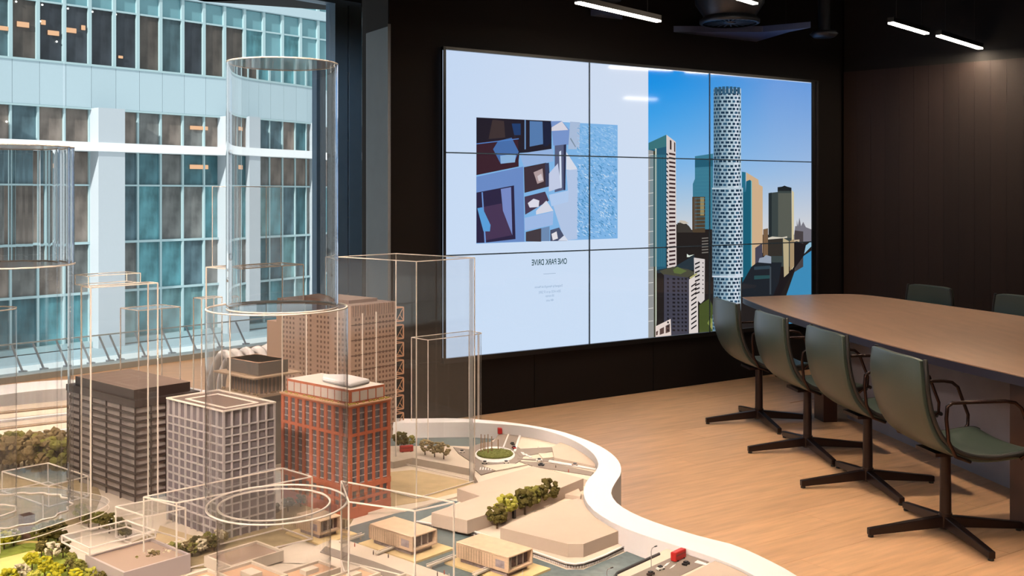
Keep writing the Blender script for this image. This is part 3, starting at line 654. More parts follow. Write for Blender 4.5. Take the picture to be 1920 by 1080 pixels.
# ------------------------------------------------------------------ the model table
ZB, ZL, ZR = 0.70, 0.722, 0.76
def GX(pts, z): return [G(x, y, z) for x, y in pts]
tb = thing('model_table', 'white curved-rim display table carrying the city model', 'table', (-0.5, 2.8, 0))
outer = [(-900, 1000), (-420, 800), (-150, 745), (60, 716), (200, 712), (330, 722), (450, 745), (600, 772), (740, 784), (850, 784), (930, 789), (1000, 798), (1060, 811), (1112, 830), (1145, 849), (1162, 868), (1164, 888), (1153, 906), (1146, 924), (1157, 943), (1185, 961), (1234, 981), (1312, 1005), (1378, 1022), (1443, 1051), (1495, 1080), (1560, 1130), (1610, 1230), (1590, 1400), (1450, 1700)]
inner = [(-800, 1060), (-400, 830), (-140, 765), (60, 733), (200, 727), (330, 735), (450, 756), (600, 781), (740, 792), (850, 791.5), (889, 792), (988, 800), (1058, 818), (1104, 843), (1121, 866), (1116, 884), (1101, 900), (1094, 922), (1100, 942), (1119, 961), (1164, 987), (1234, 1012), (1289, 1029), (1365, 1055), (1417, 1081), (1470, 1120), (1500, 1210), (1490, 1350), (1380, 1600)]
o3 = [(p.x, p.y) for p in GX(outer, ZR)]; i3 = [(p.x, p.y) for p in GX(inner, ZR)]
o3 = spline(o3, 6); i3 = spline(i3, 6)
near_o = [(0.55, 1.05), (-0.6, 0.95), (-1.9, 1.05), (-2.35, 1.6)]; near_i = [(0.45, 1.15), (-0.6, 1.05), (-1.8, 1.15), (-2.2, 1.65)]
O = o3 + near_o; I = i3 + near_i
def strip_solid(Oc, Ic, z0, z1):
    """closed ring between two closed curves of different counts, made as a polygon-bridged solid"""
    n = 260
    def resamp(c):
        c = [Vector(p) for p in c] + [Vector(c[0])]; L = [0]
        for a, b in zip(c, c[1:]): L.append(L[-1]+(b-a).length)
        out = []; j = 0
        for k in range(n):
            t = L[-1]*k/n
            while L[j+1] < t: j += 1
            f = (t-L[j])/(L[j+1]-L[j]+1e-9); out.append(c[j].lerp(c[j+1], f))
        return out
    A = resamp(Oc); Bc = [Vector(p) for p in resamp(Ic)]
    # nearest inner point for every outer one keeps the quads square
    seg = [Vector(p) for p in Ic]
    def near(p):
        best = None
        for k in range(len(seg)):
            a, b = seg[k], seg[(k+1) % len(seg)]; d = b-a; t = max(0, min(1, (p-a).dot(d)/(d.length_squared+1e-12))); q = a+d*t
            e = (p-q).length
            if best is None or e < best[0]: best = (e, q)
        return best[1]
    Bn = [near(p) for p in A]
    mb = MB()
    for (ring, z) in ((A, z0), (A, z1), (Bn, z1), (Bn, z0)):
        for p in ring: mb.v.append((p.x, p.y, z))
    for r in range(4):
        for k in range(n):
            j = (k+1) % n; r2 = (r+1) % 4
            mb.f.append((r*n+k, r*n+j, r2*n+j, r2*n+k)); mb.m.append(0)
    return mb
rim = strip_solid(O, I, 0.0, ZR).build('rim', M_RIM, tb, smooth=True, angle=40)
rb = rim.modifiers.new('bevel', 'BEVEL'); rb.width = .006; rb.segments = 2; rb.limit_method = 'ANGLE'; rb.angle_limit = math.radians(50)
MB().prism(I, ZB-.12, ZB).build('base_board', M_GROUND, tb)
def slab(name, pts, z0, z1, m, parent=tb, bevel=0.0, **k):
    b = MB(); b.prism(GX(pts, z1), z0, z1); return b.build(name, m, parent, bevel=bevel, **k)
# back land, with the sand pit left open in front of it
slab('raised_ground', [(690, 860), (738, 866), (774, 858.5), (883, 879), (897, 905), (925, 903), (1003, 873), (1092, 897), (1101, 900), (1116, 884), (1121, 866), (1104, 843), (1058, 818), (1010, 808), (960, 802), (905, 838), (850, 836), (740, 836), (690, 838)], ZB, ZL, M_BACKLAND)
slab('water', [(690, 836), (850, 836), (905, 838), (960, 802), (889, 799), (740, 799), (600, 790)], ZB, ZB+.004, M_WATER)
# pit walls and floor
slab('pit_floor', [(700, 888), (774, 881), (884, 903), (897, 912), (862, 930), (800, 938), (740, 948), (690, 950)], ZB, ZB+.0015, M_SAND)
slab('pit_edge', [(690, 953), (757, 951), (832, 930), (880, 919), (888, 924), (836, 936), (758, 958), (690, 961)], ZB, ZB+.006, M_GROUND)
# roads laid on the raised ground
ZQ = ZL+.0015
el = lambda cx, cy, rx, ry, n=30, a0=0: [(cx+rx*math.cos(2*math.pi*k/n+a0), cy+ry*math.sin(2*math.pi*k/n+a0)) for k in range(n)]
roads = [('ring_road', el(928, 852, 54, 24)), ('road', [(941, 806), (955, 805), (940, 842), (918, 838)]), ('road', [(958, 805), (976, 806), (962, 846), (944, 842)]),
         ('road', [(962, 842), (1040, 838), (1036, 846), (975, 856)]), ('road', [(970, 860), (1036, 860), (1119, 874), (1116, 880), (1040, 866)]), ('road', [(972, 864), (1034, 868), (1113, 885), (1108, 891), (1000, 874)]),
         ('road', [(850, 838), (905, 846), (884, 866), (860, 850)]), ('road', [(893, 868), (950, 870), (930, 882), (902, 890), (888, 878)])]
for i, (n, p) in enumerate(roads): slab(n, p, ZL, ZQ + .0002*i, M_ROAD)
slab('road_island', [(905, 873), (955, 869), (990, 870), (930, 882)], ZQ, ZQ+.0035, M_BACKLAND)
slab('road_island', [(1010, 850), (1040, 848), (1043, 856), (1018, 859)], ZQ, ZQ+.0035, M_BACKLAND)
slab('kerb_strip', [(956, 805), (958, 805), (944, 842), (941, 841)], ZQ, ZQ+.003, M_RIM)
slab('kerb_strip', [(976, 806), (980, 806), (967, 846), (963, 846)], ZQ, ZQ+.003, M_RIM)
slab('kerb_strip', [(1030, 862), (1118, 877), (1117, 880), (1028, 865)], ZQ, ZQ+.003, M_RIM)
slab('kerb_ring', el(928, 852, 37.5, 15), ZQ, ZQ+.003, M_RIM)
for k in range(5):
    x = 900+k*5; slab('road_marking', [(x, 876), (x+2.4, 876), (x+1.4, 881), (x-1, 881)], ZQ, ZQ+.0026, M_RIM)
for k in range(3): slab('road_marking', [(976+k*6, 847+k*3), (982+k*6, 848+k*3), (986+k*6, 853+k*2), (981+k*6, 853+k*2)], ZQ, ZQ+.0026, M_RIM)
# right-hand canal with its quay
slab('water', [(610, 1006), (660, 986), (740, 963), (800, 950), (832, 936), (866, 941), (812, 973), (785, 984), (880, 1004), (999, 1045), (1062, 1068), (1094, 1068), (1135, 1051), (1187, 1029), (1224, 1041), (1155, 1074), (1130, 1110), (1000, 1150), (860, 1090), (760, 1050), (660, 1020)], ZB, ZB+.003, M_WATER)
ZK = ZB+.012
quay = [(781, 978), (808, 966), (866, 938), (1000, 892), (1050, 905), (1093, 925), (1119, 962), (1164, 990), (1187, 1016), (1135, 1041), (1094, 1056), (1062, 1056), (999, 1034), (880, 994)]
slab('quay', quay, ZB, ZK, M_GROUND)
ql = [(781, 978), (880, 994), (940, 1014), (999, 1034), (1040, 1048), (1062, 1056), (1078, 1058.5), (1094, 1056), (1115, 1049), (1135, 1041), (1187, 1016)]
qp = [G(x, y, ZK) for x, y in ql]; mb = MB(); mb2 = MB(); mb3 = MB()
for a, b in zip(qp, qp[1:]):
    mb.bar(a+Vector((0, 0, .001)), b+Vector((0, 0, .001)), .006, .002); n = max(1, int((b-a).length/.0062))
    mb3.bar(a+Vector((0, -.001, -.004)), b+Vector((0, -.001, -.004)), .0035, .0012)
    for k in range(n):
        p = a.lerp(b, k/n); mb2.bar((p.x, p.y-.002, ZK-.0035), (p.x, p.y-.002, ZB+.002), .0018, .0018)
mb.build('quay_coping', M_RIM, tb); mb2.build('quay_post', M_RIM, tb, kind='stuff'); mb3.build('quay_waling', mat('dark_metal', srgb(60, 56, 56), .5, metal=.4), tb)
# near bank with road, bottom right (raised street level)
ZE = 0.745
slab('bank', [(1236, 1036), (1155, 1073), (1140, 1110), (1130, 1300), (1300, 1500), (1490, 1350), (1500, 1210), (1470, 1120), (1417, 1081), (1365, 1055), (1290, 1031), (1262, 1022)], ZB, ZE, M_GROUND)
slab('river_wall', [(1236, 1035.5), (1155, 1072), (1151, 1085), (1155.5, 1085), (1158, 1074), (1238, 1037.5)], ZB, ZE+.004, mat('dark_metal'))
slab('road', [(1290, 1031), (1345, 1046), (1210, 1110), (1150, 1130), (1160, 1090)], ZK, ZE+.0012, M_ROAD)
for q in ([(1250, 1056), (1256, 1054), (1250, 1060), (1244, 1062)], [(1262, 1060), (1269, 1057), (1262, 1063), (1255, 1066)], [(1308, 1050), (1330, 1058), (1324, 1060), (1302, 1054)]): slab('road_marking', q, ZE+.001, ZE+.0022, M_RIM)
# promenade and streets at the front
slab('promenade', [(620, 1012), (655, 1014), (760, 1050), (862, 1086), (1000, 1148), (900, 1300), (300, 1400), (250, 1180), (330, 1130), (430, 1090), (540, 1045)], ZB, ZB+.010, M_GROUND)
slab('street', [(610, 1024), (700, 1052), (830, 1100), (800, 1115), (680, 1062), (600, 1035)], ZB+.010, ZB+.0112, M_ROAD)
# left: lawn, path, pale plots, terraces
M_LAWN = mat('model_lawn', srgb(148, 160, 62), .9, var=.2, vscale=60, bump=.3, bscale=300)
M_PATH = mat('model_yellow_path', srgb(240, 214, 130), .8, var=.05, vscale=40)
slab('lawn', [(-150, 1012), (-20, 1002), (110, 1010), (130, 1040), (220, 1080), (150, 1200), (-200, 1200)], ZB, ZB+.004, M_LAWN)
slab('path', [(-60, 1062), (30, 1040), (78, 1028), (74, 1018), (30, 1020), (34, 1014), (88, 1014), (92, 1028), (60, 1046), (0, 1078), (-60, 1110)], ZB+.004, ZB+.0055, M_PATH)
slab('lawn_patch', el(58, 1022, 18, 4), ZB+.0055, ZB+.008, M_LAWN)
M_TERR = mat('terrace_grey', srgb(196, 180, 164), .7, var=.1, vscale=30); M_STREAK = mat('brown_plots', srgb(168, 140, 112), .8, var=.2, vscale=25)
for k, (y0, y1, x1) in enumerate([(748, 757, 150), (760, 770, 150), (773, 785, 148), (789, 800, 146), (806, 818, 146)]):
    slab('terrace', [(-200, y0+34+k*2), (x1, y0), (x1, y1), (-200, y1+34+k*2)], ZB, ZB+.012+.004*(k % 2), [M_TERR, M_GROUND][k % 2])
    slab('terrace_wall', [(-200, y1+36+k*2), (x1, y1+.3), (x1, y1+2.6), (-200, y1+39+k*2)], ZB, ZB+.02, M_RIM if k % 2 else M_STREAK)
slab('plot', [(-100, 830), (146, 822), (190, 930), (170, 980), (-100, 1000)], ZB, ZB+.002, mat('brown_green_ground', srgb(160, 140, 104), .9, var=.2, vscale=30))
slab('plot', [(285, 1000), (400, 1012), (640, 905), (520, 880), (700, 905), (655, 985), (420, 1060), (250, 1075), (215, 1030)], ZB, ZB+.002, mat('brown_green_ground'))
slab('gravel_plot', [(300, 985), (412, 1020), (400, 1032), (290, 1015)], ZB+.002, ZB+.004, M_SAND)

# ------------------------------------------------------------------ model buildings
def corner_base(px, Y): return Vector(((px-960)/F*Y, Y))
mgl = mat('model_glass', srgb(178, 166, 160), .3, spec=.4, var=.12, vscale=30, objvar=.1); mdk = mat('model_dark_bronze', srgb(60, 46, 42), .5, var=.08)
mtop = mat('model_brown_roof', srgb(132, 106, 92), .6, var=.05)
z0 = ZB+.0005
# B1: dark tower of open floor slabs
N1 = corner_base(253, 3.088); H1 = 1.0
t = thing('slab_tower_model', 'dark bronze model tower with open floor slabs, left of the gridded white block', 'model building', (N1.x, N1.y, z0))
U1, V1 = .42, .155
MB().ob(N1+ga2*.007+gb2*.007, ga2, V1-.014, gb2, U1-.014, z0, H1-.01).build('glazed_core', mgl, t)
for k in range(13):
    zz = z0+.018+k*(H1-z0-.04)/12; b = MB().ob(N1, ga2, V1, gb2, U1, zz, zz+.005); b.build('floor_slab', mdk, t)
for q in (0, .085, .17, .26, .335, .417): MB().ob(N1+gb2*q, ga2, .004, gb2, .004, z0, H1-.015).build('facade_column', mdk, t)
for q in (.05, .10, .151): MB().ob(N1+ga2*q, ga2, .004, gb2, .004, z0, H1-.015).build('facade_column', mdk, t)
mb = MB()
for r in range(12):
    zz = z0+.024+r*(H1-z0-.04)/12
    for k in range(14): mb.ob(N1+ga2*.010+gb2*(.02+k*.029), ga2, .002, gb2, .002, zz, zz+.013)
    for k in range(9): mb.ob(N1+gb2*.008+ga2*(.02+k*.015), ga2, .0015, gb2, .0015, zz, zz+.013)
mb.build('balustrade', mat('model_pale_line', srgb(176, 164, 156), .5), t, kind='stuff')
MB().ob(N1-ga2*.002-gb2*.002, ga2, V1+.06, gb2, U1+.004, H1-.02, H1).build('roof_slab', [mdk, mtop], t)
MB().ob(N1+ga2*.008+gb2*.02, ga2, V1+.03, gb2, U1-.06, H1, H1+.028, 0, 1).build('roof_box', [mdk, mtop], t)
# B2: gridded block
N2 = corner_base(418, 2.755); H2 = 1.037; U2, V2 = .275, .165
t = thing('gridded_block_model', 'grey gridded model office block with pale roof outline behind the large clear tube', 'model building', (N2.x, N2.y, z0))
mgrey = mat('model_lilac_grey', srgb(128, 118, 122), .5, var=.04); mgrid = mat('model_pale_grid', srgb(204, 194, 192), .5); mroof = mat('model_brown_roof2', srgb(126, 102, 90), .6)
MB().ob(N2+ga2*.006+gb2*.006, ga2, V2-.012, gb2, U2-.012, z0, H2-.002, 0, 1).build('body', [mgrey, mroof], t)
NC, NR, NV = 9, 13, 6; zt = H2-.045; dz = (zt-z0)/NR
mw = mat('model_window', srgb(126, 116, 122), .35, var=.1, vscale=40, objvar=.16); wmesh = boxmesh('window', (U2/NC)-.009, .003, dz-.006, mw); wmesh2 = boxmesh('window', (V2/NV)-.009, .003, dz-.006, mw)
aB = math.atan2(-GB.y, -GB.x); aA = math.atan2(GA.y, GA.x)
for r in range(NR):
    for k in range(NC):
        p = N2 + gb2*((k+1)*U2/NC-.0045) + ga2*.0035; inst('window', wmesh, t, (p.x, p.y, z0+r*dz+.003), aB)
    for k in range(NV):
        p = N2 + ga2*(k*V2/NV+.0045) + gb2*.0035; inst('window', wmesh2, t, (p.x, p.y, z0+r*dz+.003), aA)
fb = boxmesh('fin', .0035, .007, H2-z0, mgrid)
for k in range(NC+1):
    p = N2+gb2*(k*(U2-.0035)/NC+.0035); inst('fin', fb, t, (p.x, p.y, z0), aB)
for k in range(1, NV+1):
    p = N2+ga2*(k*(V2-.0035)/NV); inst('fin', fb, t, (p.x, p.y, z0), aA)
for r in range(1, NR+1):
    MB().ob(N2, ga2, .0055, gb2, U2, z0+r*dz-.0016, z0+r*dz+.0016).ob(N2+ga2*.0055, ga2, V2-.0055, gb2, .0055, z0+r*dz-.0016, z0+r*dz+.0016).build('grid_rail', mgrid, t)
def ringline(parent, N, v, u, w, z, h, m, name):
    b = MB(); b.ob(N, ga2, v, gb2, w, z, z+h); b.ob(N+gb2*(u-w), ga2, v, gb2, w, z, z+h); b.ob(N+gb2*w, ga2, w, gb2, u-2*w, z, z+h); b.ob(N+ga2*(v-w)+gb2*w, ga2, w, gb2, u-2*w, z, z+h)
    return b.build(name, m, parent)
ringline(t, N2-ga2*.001-gb2*.001, V2+.002, U2+.002, .004, H2-.002, .004, M_CREAM, 'roof_edge')
ringline(t, N2+ga2*.03+gb2*.035, V2-.06, U2-.08, .007, H2-.0018, .002, M_CREAM, 'roof_line')
# B3: red brick tower
N3 = corner_base(655, 2.936); H3 = 1.012; U3, V3 = .31, .152
t = thing('brick_tower_model', 'orange-red brick model tower with white-panelled top storey', 'model building', (N3.x, N3.y, z0))
mbr = mat('model_red_brick', srgb(204, 116, 84), .7, var=.08, vscale=60); mwin = mat('model_grey_window', srgb(126, 122, 126), .3, var=.1, vscale=50, objvar=.15); mwp = mat('model_white_panel', srgb(236, 222, 210), .5)
MB().ob(N3+ga2*.005+gb2*.005, ga2, V3-.01, gb2, U3-.01, z0, H3).build('core', mwin, t)
pz = [z0, z0+.075, z0+.105, H3-.085, H3]
for k in range(6):
    w = .011 if k in (0, 5) else .009
    MB().ob(N3+ga2*(k*(V3-w)/5) + gb2*0, ga2, w, gb2, .009, z0, H3).build('pier', mbr, t)
for k in range(1, 10):
    MB().ob(N3+gb2*(k*(U3-.010)/9), ga2, .009, gb2, .012, z0, H3).build('pier', mbr, t)
for z, h in ((z0+.0, .03), (z0+.075, .016), (H3-.085, .008), (H3-.006, .006), (z0+.045, .008)):
    MB().ob(N3-ga2*.001-gb2*.001, ga2, V3+.002, gb2, .010, z, z+h).ob(N3-ga2*.001+gb2*.009, ga2, .010, gb2, U3-.008, z, z+h).build('spandrel_band', mbr, t)
wm1 = boxmesh('window', .0085, .002, .013, mat('model_window_dark', srgb(124, 120, 126), .25, objvar=.3)); fm = mat('model_window_frame', srgb(206, 196, 192), .5)
mbf = MB()
for r in range(11):
    zz = z0+.096+r*.0195
    if zz > H3-.02: break
    for k in range(5):
        for j in range(2):
            p = N3+ga2*(k*(V3-.01)/5+.0135+j*.0098)+gb2*.0042; inst('window', wm1, t, (p.x, p.y, zz), aA)
    mbf.ob(N3+gb2*.003, ga2, V3-.004, gb2, .003, zz-.0035, zz-.0015)
    for k in range(9):
        p = N3+gb2*(k*(U3-.01)/9+.031)+ga2*.0042; inst('window', wm1, t, (p.x, p.y, zz), aB)
        p = N3+gb2*(k*(U3-.01)/9+.0215)+ga2*.0042; inst('window', wm1, t, (p.x, p.y, zz), aB)
    mbf.ob(N3+ga2*.003, ga2, .003, gb2, U3-.004, zz-.0035, zz-.0015)
mbf.build('window_sill', fm, t, kind='stuff')
MB().ob(N3-ga2*.004-gb2*.004, ga2, V3+.008, gb2, U3+.008, H3, H3+.004).build('terrace_slab', mat('model_peach', srgb(226, 178, 140), .6), t)
mb = MB()
for k in range(60):
    q = R(); p = N3+ga2*(q*V3)+gb2*(.002+R()*.006) if k < 34 else N3+gb2*(R()*U3)+ga2*(.003+R()*.004)
    mb.ico((p.x, p.y, H3+.006), .0028, sub=1)
mb.build('terrace_planting', mat('model_yellow_green', srgb(196, 176, 90), .8), t, kind='stuff')
MB().ob(N3+ga2*.012+gb2*.012, ga2, V3-.024, gb2, U3-.024, H3+.004, H3+.044, 0, 1).build('penthouse', [mbr, mwp], t)
for k in range(4): MB().ob(N3+ga2*(.019+k*.030)+gb2*.0105, ga2, .025, gb2, .003, H3+.01, H3+.037).build('white_panel', mwp, t)
for k in range(9): MB().ob(N3+gb2*(.018+k*.031)+ga2*.0105, ga2, .003, gb2, .026, H3+.01, H3+.037).build('white_panel', mwp, t)
MB().prism([N3+ga2*.03+gb2*.03, N3+ga2*.12+gb2*.05, N3+ga2*.13+gb2*.16, N3+ga2*.08+gb2*.22, N3+ga2*.04+gb2*.17], H3+.044, H3+.058).build('roof_snow', M_RIM, t, bevel=.008).name = 'white_roof_cover'
# B4: tall brown perforated tower with projecting balcony frames
N4 = corner_base(658, 3.768); H4 = 1.205; U4, V4 = .44, .216
t = thing('perforated_tower_model', 'tall brown perforated model tower with lattice balcony frames on its right edge', 'model building', (N4.x, N4.y, z0))
mb4 = mat('model_brown_perforated', srgb(178, 146, 126), .6, var=.04); mh4 = mat('model_hole', srgb(112, 84, 70), .6)
MB().ob(N4, ga2, V4, gb2, U4, z0, H4, 0, 1).build('body', [mb4, mtop], t)
MB().ob(N4+gb2*U4, ga2, V4, gb2, .06, z0, H4-.09).build('stepped_wing', mb4, t)
mb = MB()
for r in range(24):
    zz = z0+.03+r*.0182
    for k in range(12):
        if k in (2, 6): continue
        mb.ob(N4+ga2*(.018+k*.0162)-gb2*.0006, ga2, .008, gb2, .002, zz, zz+.009)
    for k in range(20):
        if k % 5 != 4: mb.ob(N4+gb2*(.02+k*.0205)-ga2*.0006, ga2, .002, gb2, .009, zz, zz+.009)
mb.build('window', mh4, t, kind='stuff')
for q in (.05, .115, .211): MB().ob(N4+ga2*q-gb2*.003, ga2, .004, gb2, .004, z0, H4-.03).build('facade_fin', M_CREAM, t)
for k in range(8): MB().ob(N4-gb2*.0025, ga2, V4, gb2, .003, z0+.055+k*.054, z0+.058+k*.054).build('floor_line', mh4, t)
mb = MB()
for k in range(19): mb.ob(N4+ga2*(.006+k*.0112)-gb2*.0025, ga2, .004, gb2, .003, H4-.04, H4)
mb.build('louvre', mat('model_louvre', srgb(146, 116, 100), .6), t, kind='stuff')
MB().ob(N4+ga2*.04+gb2*.06, ga2, V4-.08, gb2, U4-.16, H4, H4+.012).build('roof_plant', mtop, t)
for k in range(8):
    zz = H4-.075-k*.0655; b = MB(); c0 = N4+ga2*V4; D = .036; Wd = .07
    P = lambda a, h: Vector((*(c0+ga2*a), zz+h)); Q = lambda a, h: Vector((*(c0+gb2*Wd+ga2*a), zz+h))
    for f in (P, Q):
        b.bar(f(0, 0), f(D, 0), .0035); b.bar(f(0, .05), f(D, .05), .0035); b.bar(f(D, 0), f(D, .05), .0035); b.bar(f(0, 0), f(D, .05), .0016); b.bar(f(D*.5, .025), f(D, 0), .0016)
    for h in (0, .05): b.bar(P(D, h), Q(D, h), .0035)
    b.build('balcony_frame', mat('model_copper', srgb(214, 160, 122), .5), t)
# B5: small dark pavilion tower with projecting brise-soleil
N5 = corner_base(484, 3.47); H5 = 1.048
t = thing('dark_pavilion_tower_model', 'dark grey model tower top with projecting flat canopy band, behind the gridded block', 'model building', (N5.x, N5.y, z0))
mg5 = mat('model_dark_grey', srgb(112, 104, 98), .5, var=.08)
MB().ob(N5+ga2*.012+gb2*.012, ga2, .105, gb2, .165, z0, H5, 0, 1).build('body', [mg5, mtop], t)
MB().ob(N5+ga2*.004+gb2*.004, ga2, .118, gb2, .18, H5-.042, H5, 0, 1).build('upper_storey', [mg5, mat('model_orange_roof', srgb(206, 160, 124), .6)], t)
MB().ob(N5-ga2*.03-gb2*.02, ga2, .19, gb2, .235, H5-.048, H5-.043).build('canopy', mat('model_tan_band', srgb(196, 168, 140), .6), t)
MB().ob(N5-ga2*.012-gb2*.012, ga2, .15, gb2, .21, H5-.112, H5-.104).build('terrace_slab', mat('model_tan_band'), t)
mb = MB()
for k in range(10): mb.ob(N5+ga2*.009+gb2*(.012+k*.017), ga2, .003, gb2, .003, H5-.104, H5-.048)
for k in range(7): mb.ob(N5+gb2*.009+ga2*(.012+k*.016), ga2, .003, gb2, .003, H5-.104, H5-.048)
mb.build('facade_post', mb4, t, kind='stuff')
mb = MB()
for k in range(26): p = N5-ga2*.008-gb2*.008; q = p+(ga2*R()*.14 if k < 10 else gb2*R()*.2); mb.ico((q.x, q.y, H5-.10), .004, sub=1)
mb.build('terrace_planting', mat('model_brown_planting', srgb(150, 126, 96), .8), t, kind='stuff')
# low blocks
def block(name, label, pts, ztop, m=M_TAN, grp=None, base=None):
    P = GX(pts, ztop); c = sum(P, Vector())/len(P); zb = base if base is not None else ZB
    o = MB().prism([(p.x-c.x, p.y-c.y) for p in P], 0, ztop-zb).build(name, m); o.location = (c.x, c.y, zb)
    return tag(o, label, 'model building', grp)
block('massing_block', 'large plain tan massing block with cut corners nearest the curved rim', [(938, 989), (1046, 942), (1084, 934), (1108, 946), (1141, 974), (1163, 987), (1166, 993), (1094, 1020), (1065, 1020)], ZK+.033, base=ZK+.0004)
block('massing_block', 'long stepped tan massing block between the sand pit and the row of trees', [(809, 961), (900, 930), (857, 916), (999, 874), (1094, 897), (1046, 917), (920, 962), (876, 976)], ZK+.036, base=ZK+.0004)
block('massing_block', 'flat tan massing block tucked into the far curve of the rim', [(1035, 838), (1062, 823), (1089, 826), (1108, 845), (1117, 862), (1116, 874), (1039, 858)], ZL+.012, base=ZL+.0004)
block('massing_block', 'small triangular tan block by the inner bend of the rim', [(1053, 926), (1084, 915), (1090, 925), (1088, 931)], ZK+.012, base=ZK+.0004)
block('massing_block', 'tan block at the bottom edge beside the road with the red bus', [(1345, 1049), (1287, 1079), (1230, 1120), (1380, 1130), (1410, 1083), (1370, 1060)], ZE+.008, base=ZE+.0014)
def frame_block(name, label, N, v, u, z0_, z1_, mwall, mroof, rec=.006, rim_=.006):
    t = thing(name, label, 'model building', (N.x, N.y, z0_))
    MB().ob(N, ga2, v, gb2, u, z0_, z1_-rec, 0, 1).build('body', [mwall, mroof], t)
    ringline(t, N, v, u, rim_, z1_-rec, rec, mwall, 'parapet')
    return t
mlil = mat('model_lilac_parapet', srgb(196, 180, 176), .6); mrec = mat('model_recess', srgb(176, 150, 132), .7)
def NB(px, py, z): return Vector(G(px, py, z)[:2])
t = frame_block('courtyard_block_model', 'low lilac-grey model building with parapet above the dark trees, bottom left', NB(232, 1074, .745), .17, .18, z0, .745, mlil, mrec)
t = frame_block('courtyard_block_model', 'low cream model block with recessed roof seen through the foot of the large tube', NB(432, 1062, .738), .15, .11, ZB+.0125, .738, M_GROUND, mrec)
for (px, py, v, u, z1_, lab) in ((470, 1100, .10, .14, .744, 'cream flat-roofed model block in front of the large tube at the bottom edge'), (560, 1090, .12, .08, .735, 'low peach model block with sunken roof right of the tube foot'),
                              (650, 1096, .10, .07, .733, 'small cream model block at the bottom edge under the wide clear box'), (745, 1112, .10, .08, .735, 'low cream model block at the bottom edge beside the canal promenade'),
                              (380, 1110, .09, .12, .74, 'cream model block at the bottom edge left of the tube foot')):
    t = frame_block('courtyard_block_model', lab, NB(px, py, z1_), v, u, ZB+.0125, z1_, M_GROUND, mat('model_peach_recess', srgb(214, 172, 140), .7))
    n = NB(px, py, z1_)
    MB().ob(n+ga2*v*.35+gb2*u*.35, ga2, v*.3, gb2, u*.3, z1_-.006, z1_+.004).build('roof_plant', M_GROUND, t)
# pavilions on the canal
def pavilion(px, Y, v, u, label, zf=.7195, zt_=.757):
    N = corner_base(px, Y); t = thing('canal_pavilion_model', label, 'model building', (N.x, N.y, ZB+.0032))
    MB().ob(N-ga2*.02-gb2*.03, ga2, v+.05, gb2, u+.05, ZB+.0032, ZB+.008).build('deck', mat('model_yellow_deck', srgb(232, 204, 150), .7, var=.05, vscale=40), t)
    MB().ob(N+ga2*.008+gb2*.012, ga2, v-.016, gb2, u-.02, ZB+.008, zf).build('ground_storey', mat('model_lilac_glass', srgb(168, 152, 156), .3, var=.3, vscale=80), t)
    MB().ob(N, ga2, v, gb2, u, zf, zf+.004).build('floor_plate', M_PAV, t); MB().ob(N, ga2, v, gb2, u, zt_-.004, zt_).build('roof', M_PAV, t, bevel=.0015)
    MB().ob(N+gb2*.0, ga2, .004, gb2, u, zf+.004, zt_-.004).build('side_wall', M_PAV, t); MB().ob(N+ga2*(v-.004), ga2, .004, gb2, u, zf+.004, zt_-.004).build('side_wall', M_PAV, t)
    MB().ob(N+gb2*.014+ga2*.004, ga2, v-.008, gb2, .003, zf+.004, zt_-.004).build('end_glazing', mat('model_dark_window', srgb(112, 90, 86), .3, var=.35, vscale=120), t)
    for k in range(3): MB().ob(N+gb2*.011+ga2*(v*(k+1)/4-.001), ga2, .002, gb2, .003, zf+.004, zt_-.004).build('glazing_bar', M_CREAM, t)
    MB().ob(N-ga2*.0006+gb2*.012, ga2, .001, gb2, .028, zf+.008, zt_-.012).build('side_window', mat('model_lilac_glass'), t)
    mb = MB()
    for k in range(14): mb.ob(N-ga2*.0006+gb2*(.05+k*.0085), ga2, .001, gb2, .0012, zf+.002, zt_-.006)
    mb.build('cladding_rib', mat('model_tan_band'), t, kind='stuff')
    return t
pavilion(953, 2.466, .088, .170, 'pale timber model pavilion with rounded roof edge in front of the quay')
pavilion(773, 2.613, .086, .160, 'pale timber model pavilion behind the corner of the wide low clear box')
pavilion(600, 2.74, .07, .10, 'pale model pavilion half hidden by the foot of the large tube')
for lab, a, b in (('cream footbridge reaching the nearest pavilion from the promenade', (888, 1078), (931, 1060)), ('cream footbridge in the middle of the canal', (802, 1062), (852, 1043)),
                  ('cream footbridge left of the pavilion behind the clear box', (706, 1039), (748, 1021)), ('short cream footbridge beside the large tube', (638, 1017), (681, 1002))):
    A = G(*a, ZB+.014); Bp = G(*b, ZB+.014); c = (A+Bp)/2; t = thing('footbridge', lab, 'footbridge', tuple(c)); MB().bar(A, Bp, .010, .003).build('deck', M_GROUND, t)
    d = (Bp-A).normalized(); n = Vector((-d.y, d.x, 0))*.005
    for s in (1, -1): MB().bar(A+n*s+Vector((0, 0, .004)), Bp+n*s+Vector((0, 0, .004)), .0012).build('rail', M_CREAM, t)
    for q in (A.lerp(Bp, .12), A.lerp(Bp, .88)): MB().bar(q, (q.x, q.y, ZB+.002), .003).build('support', M_CREAM, t)
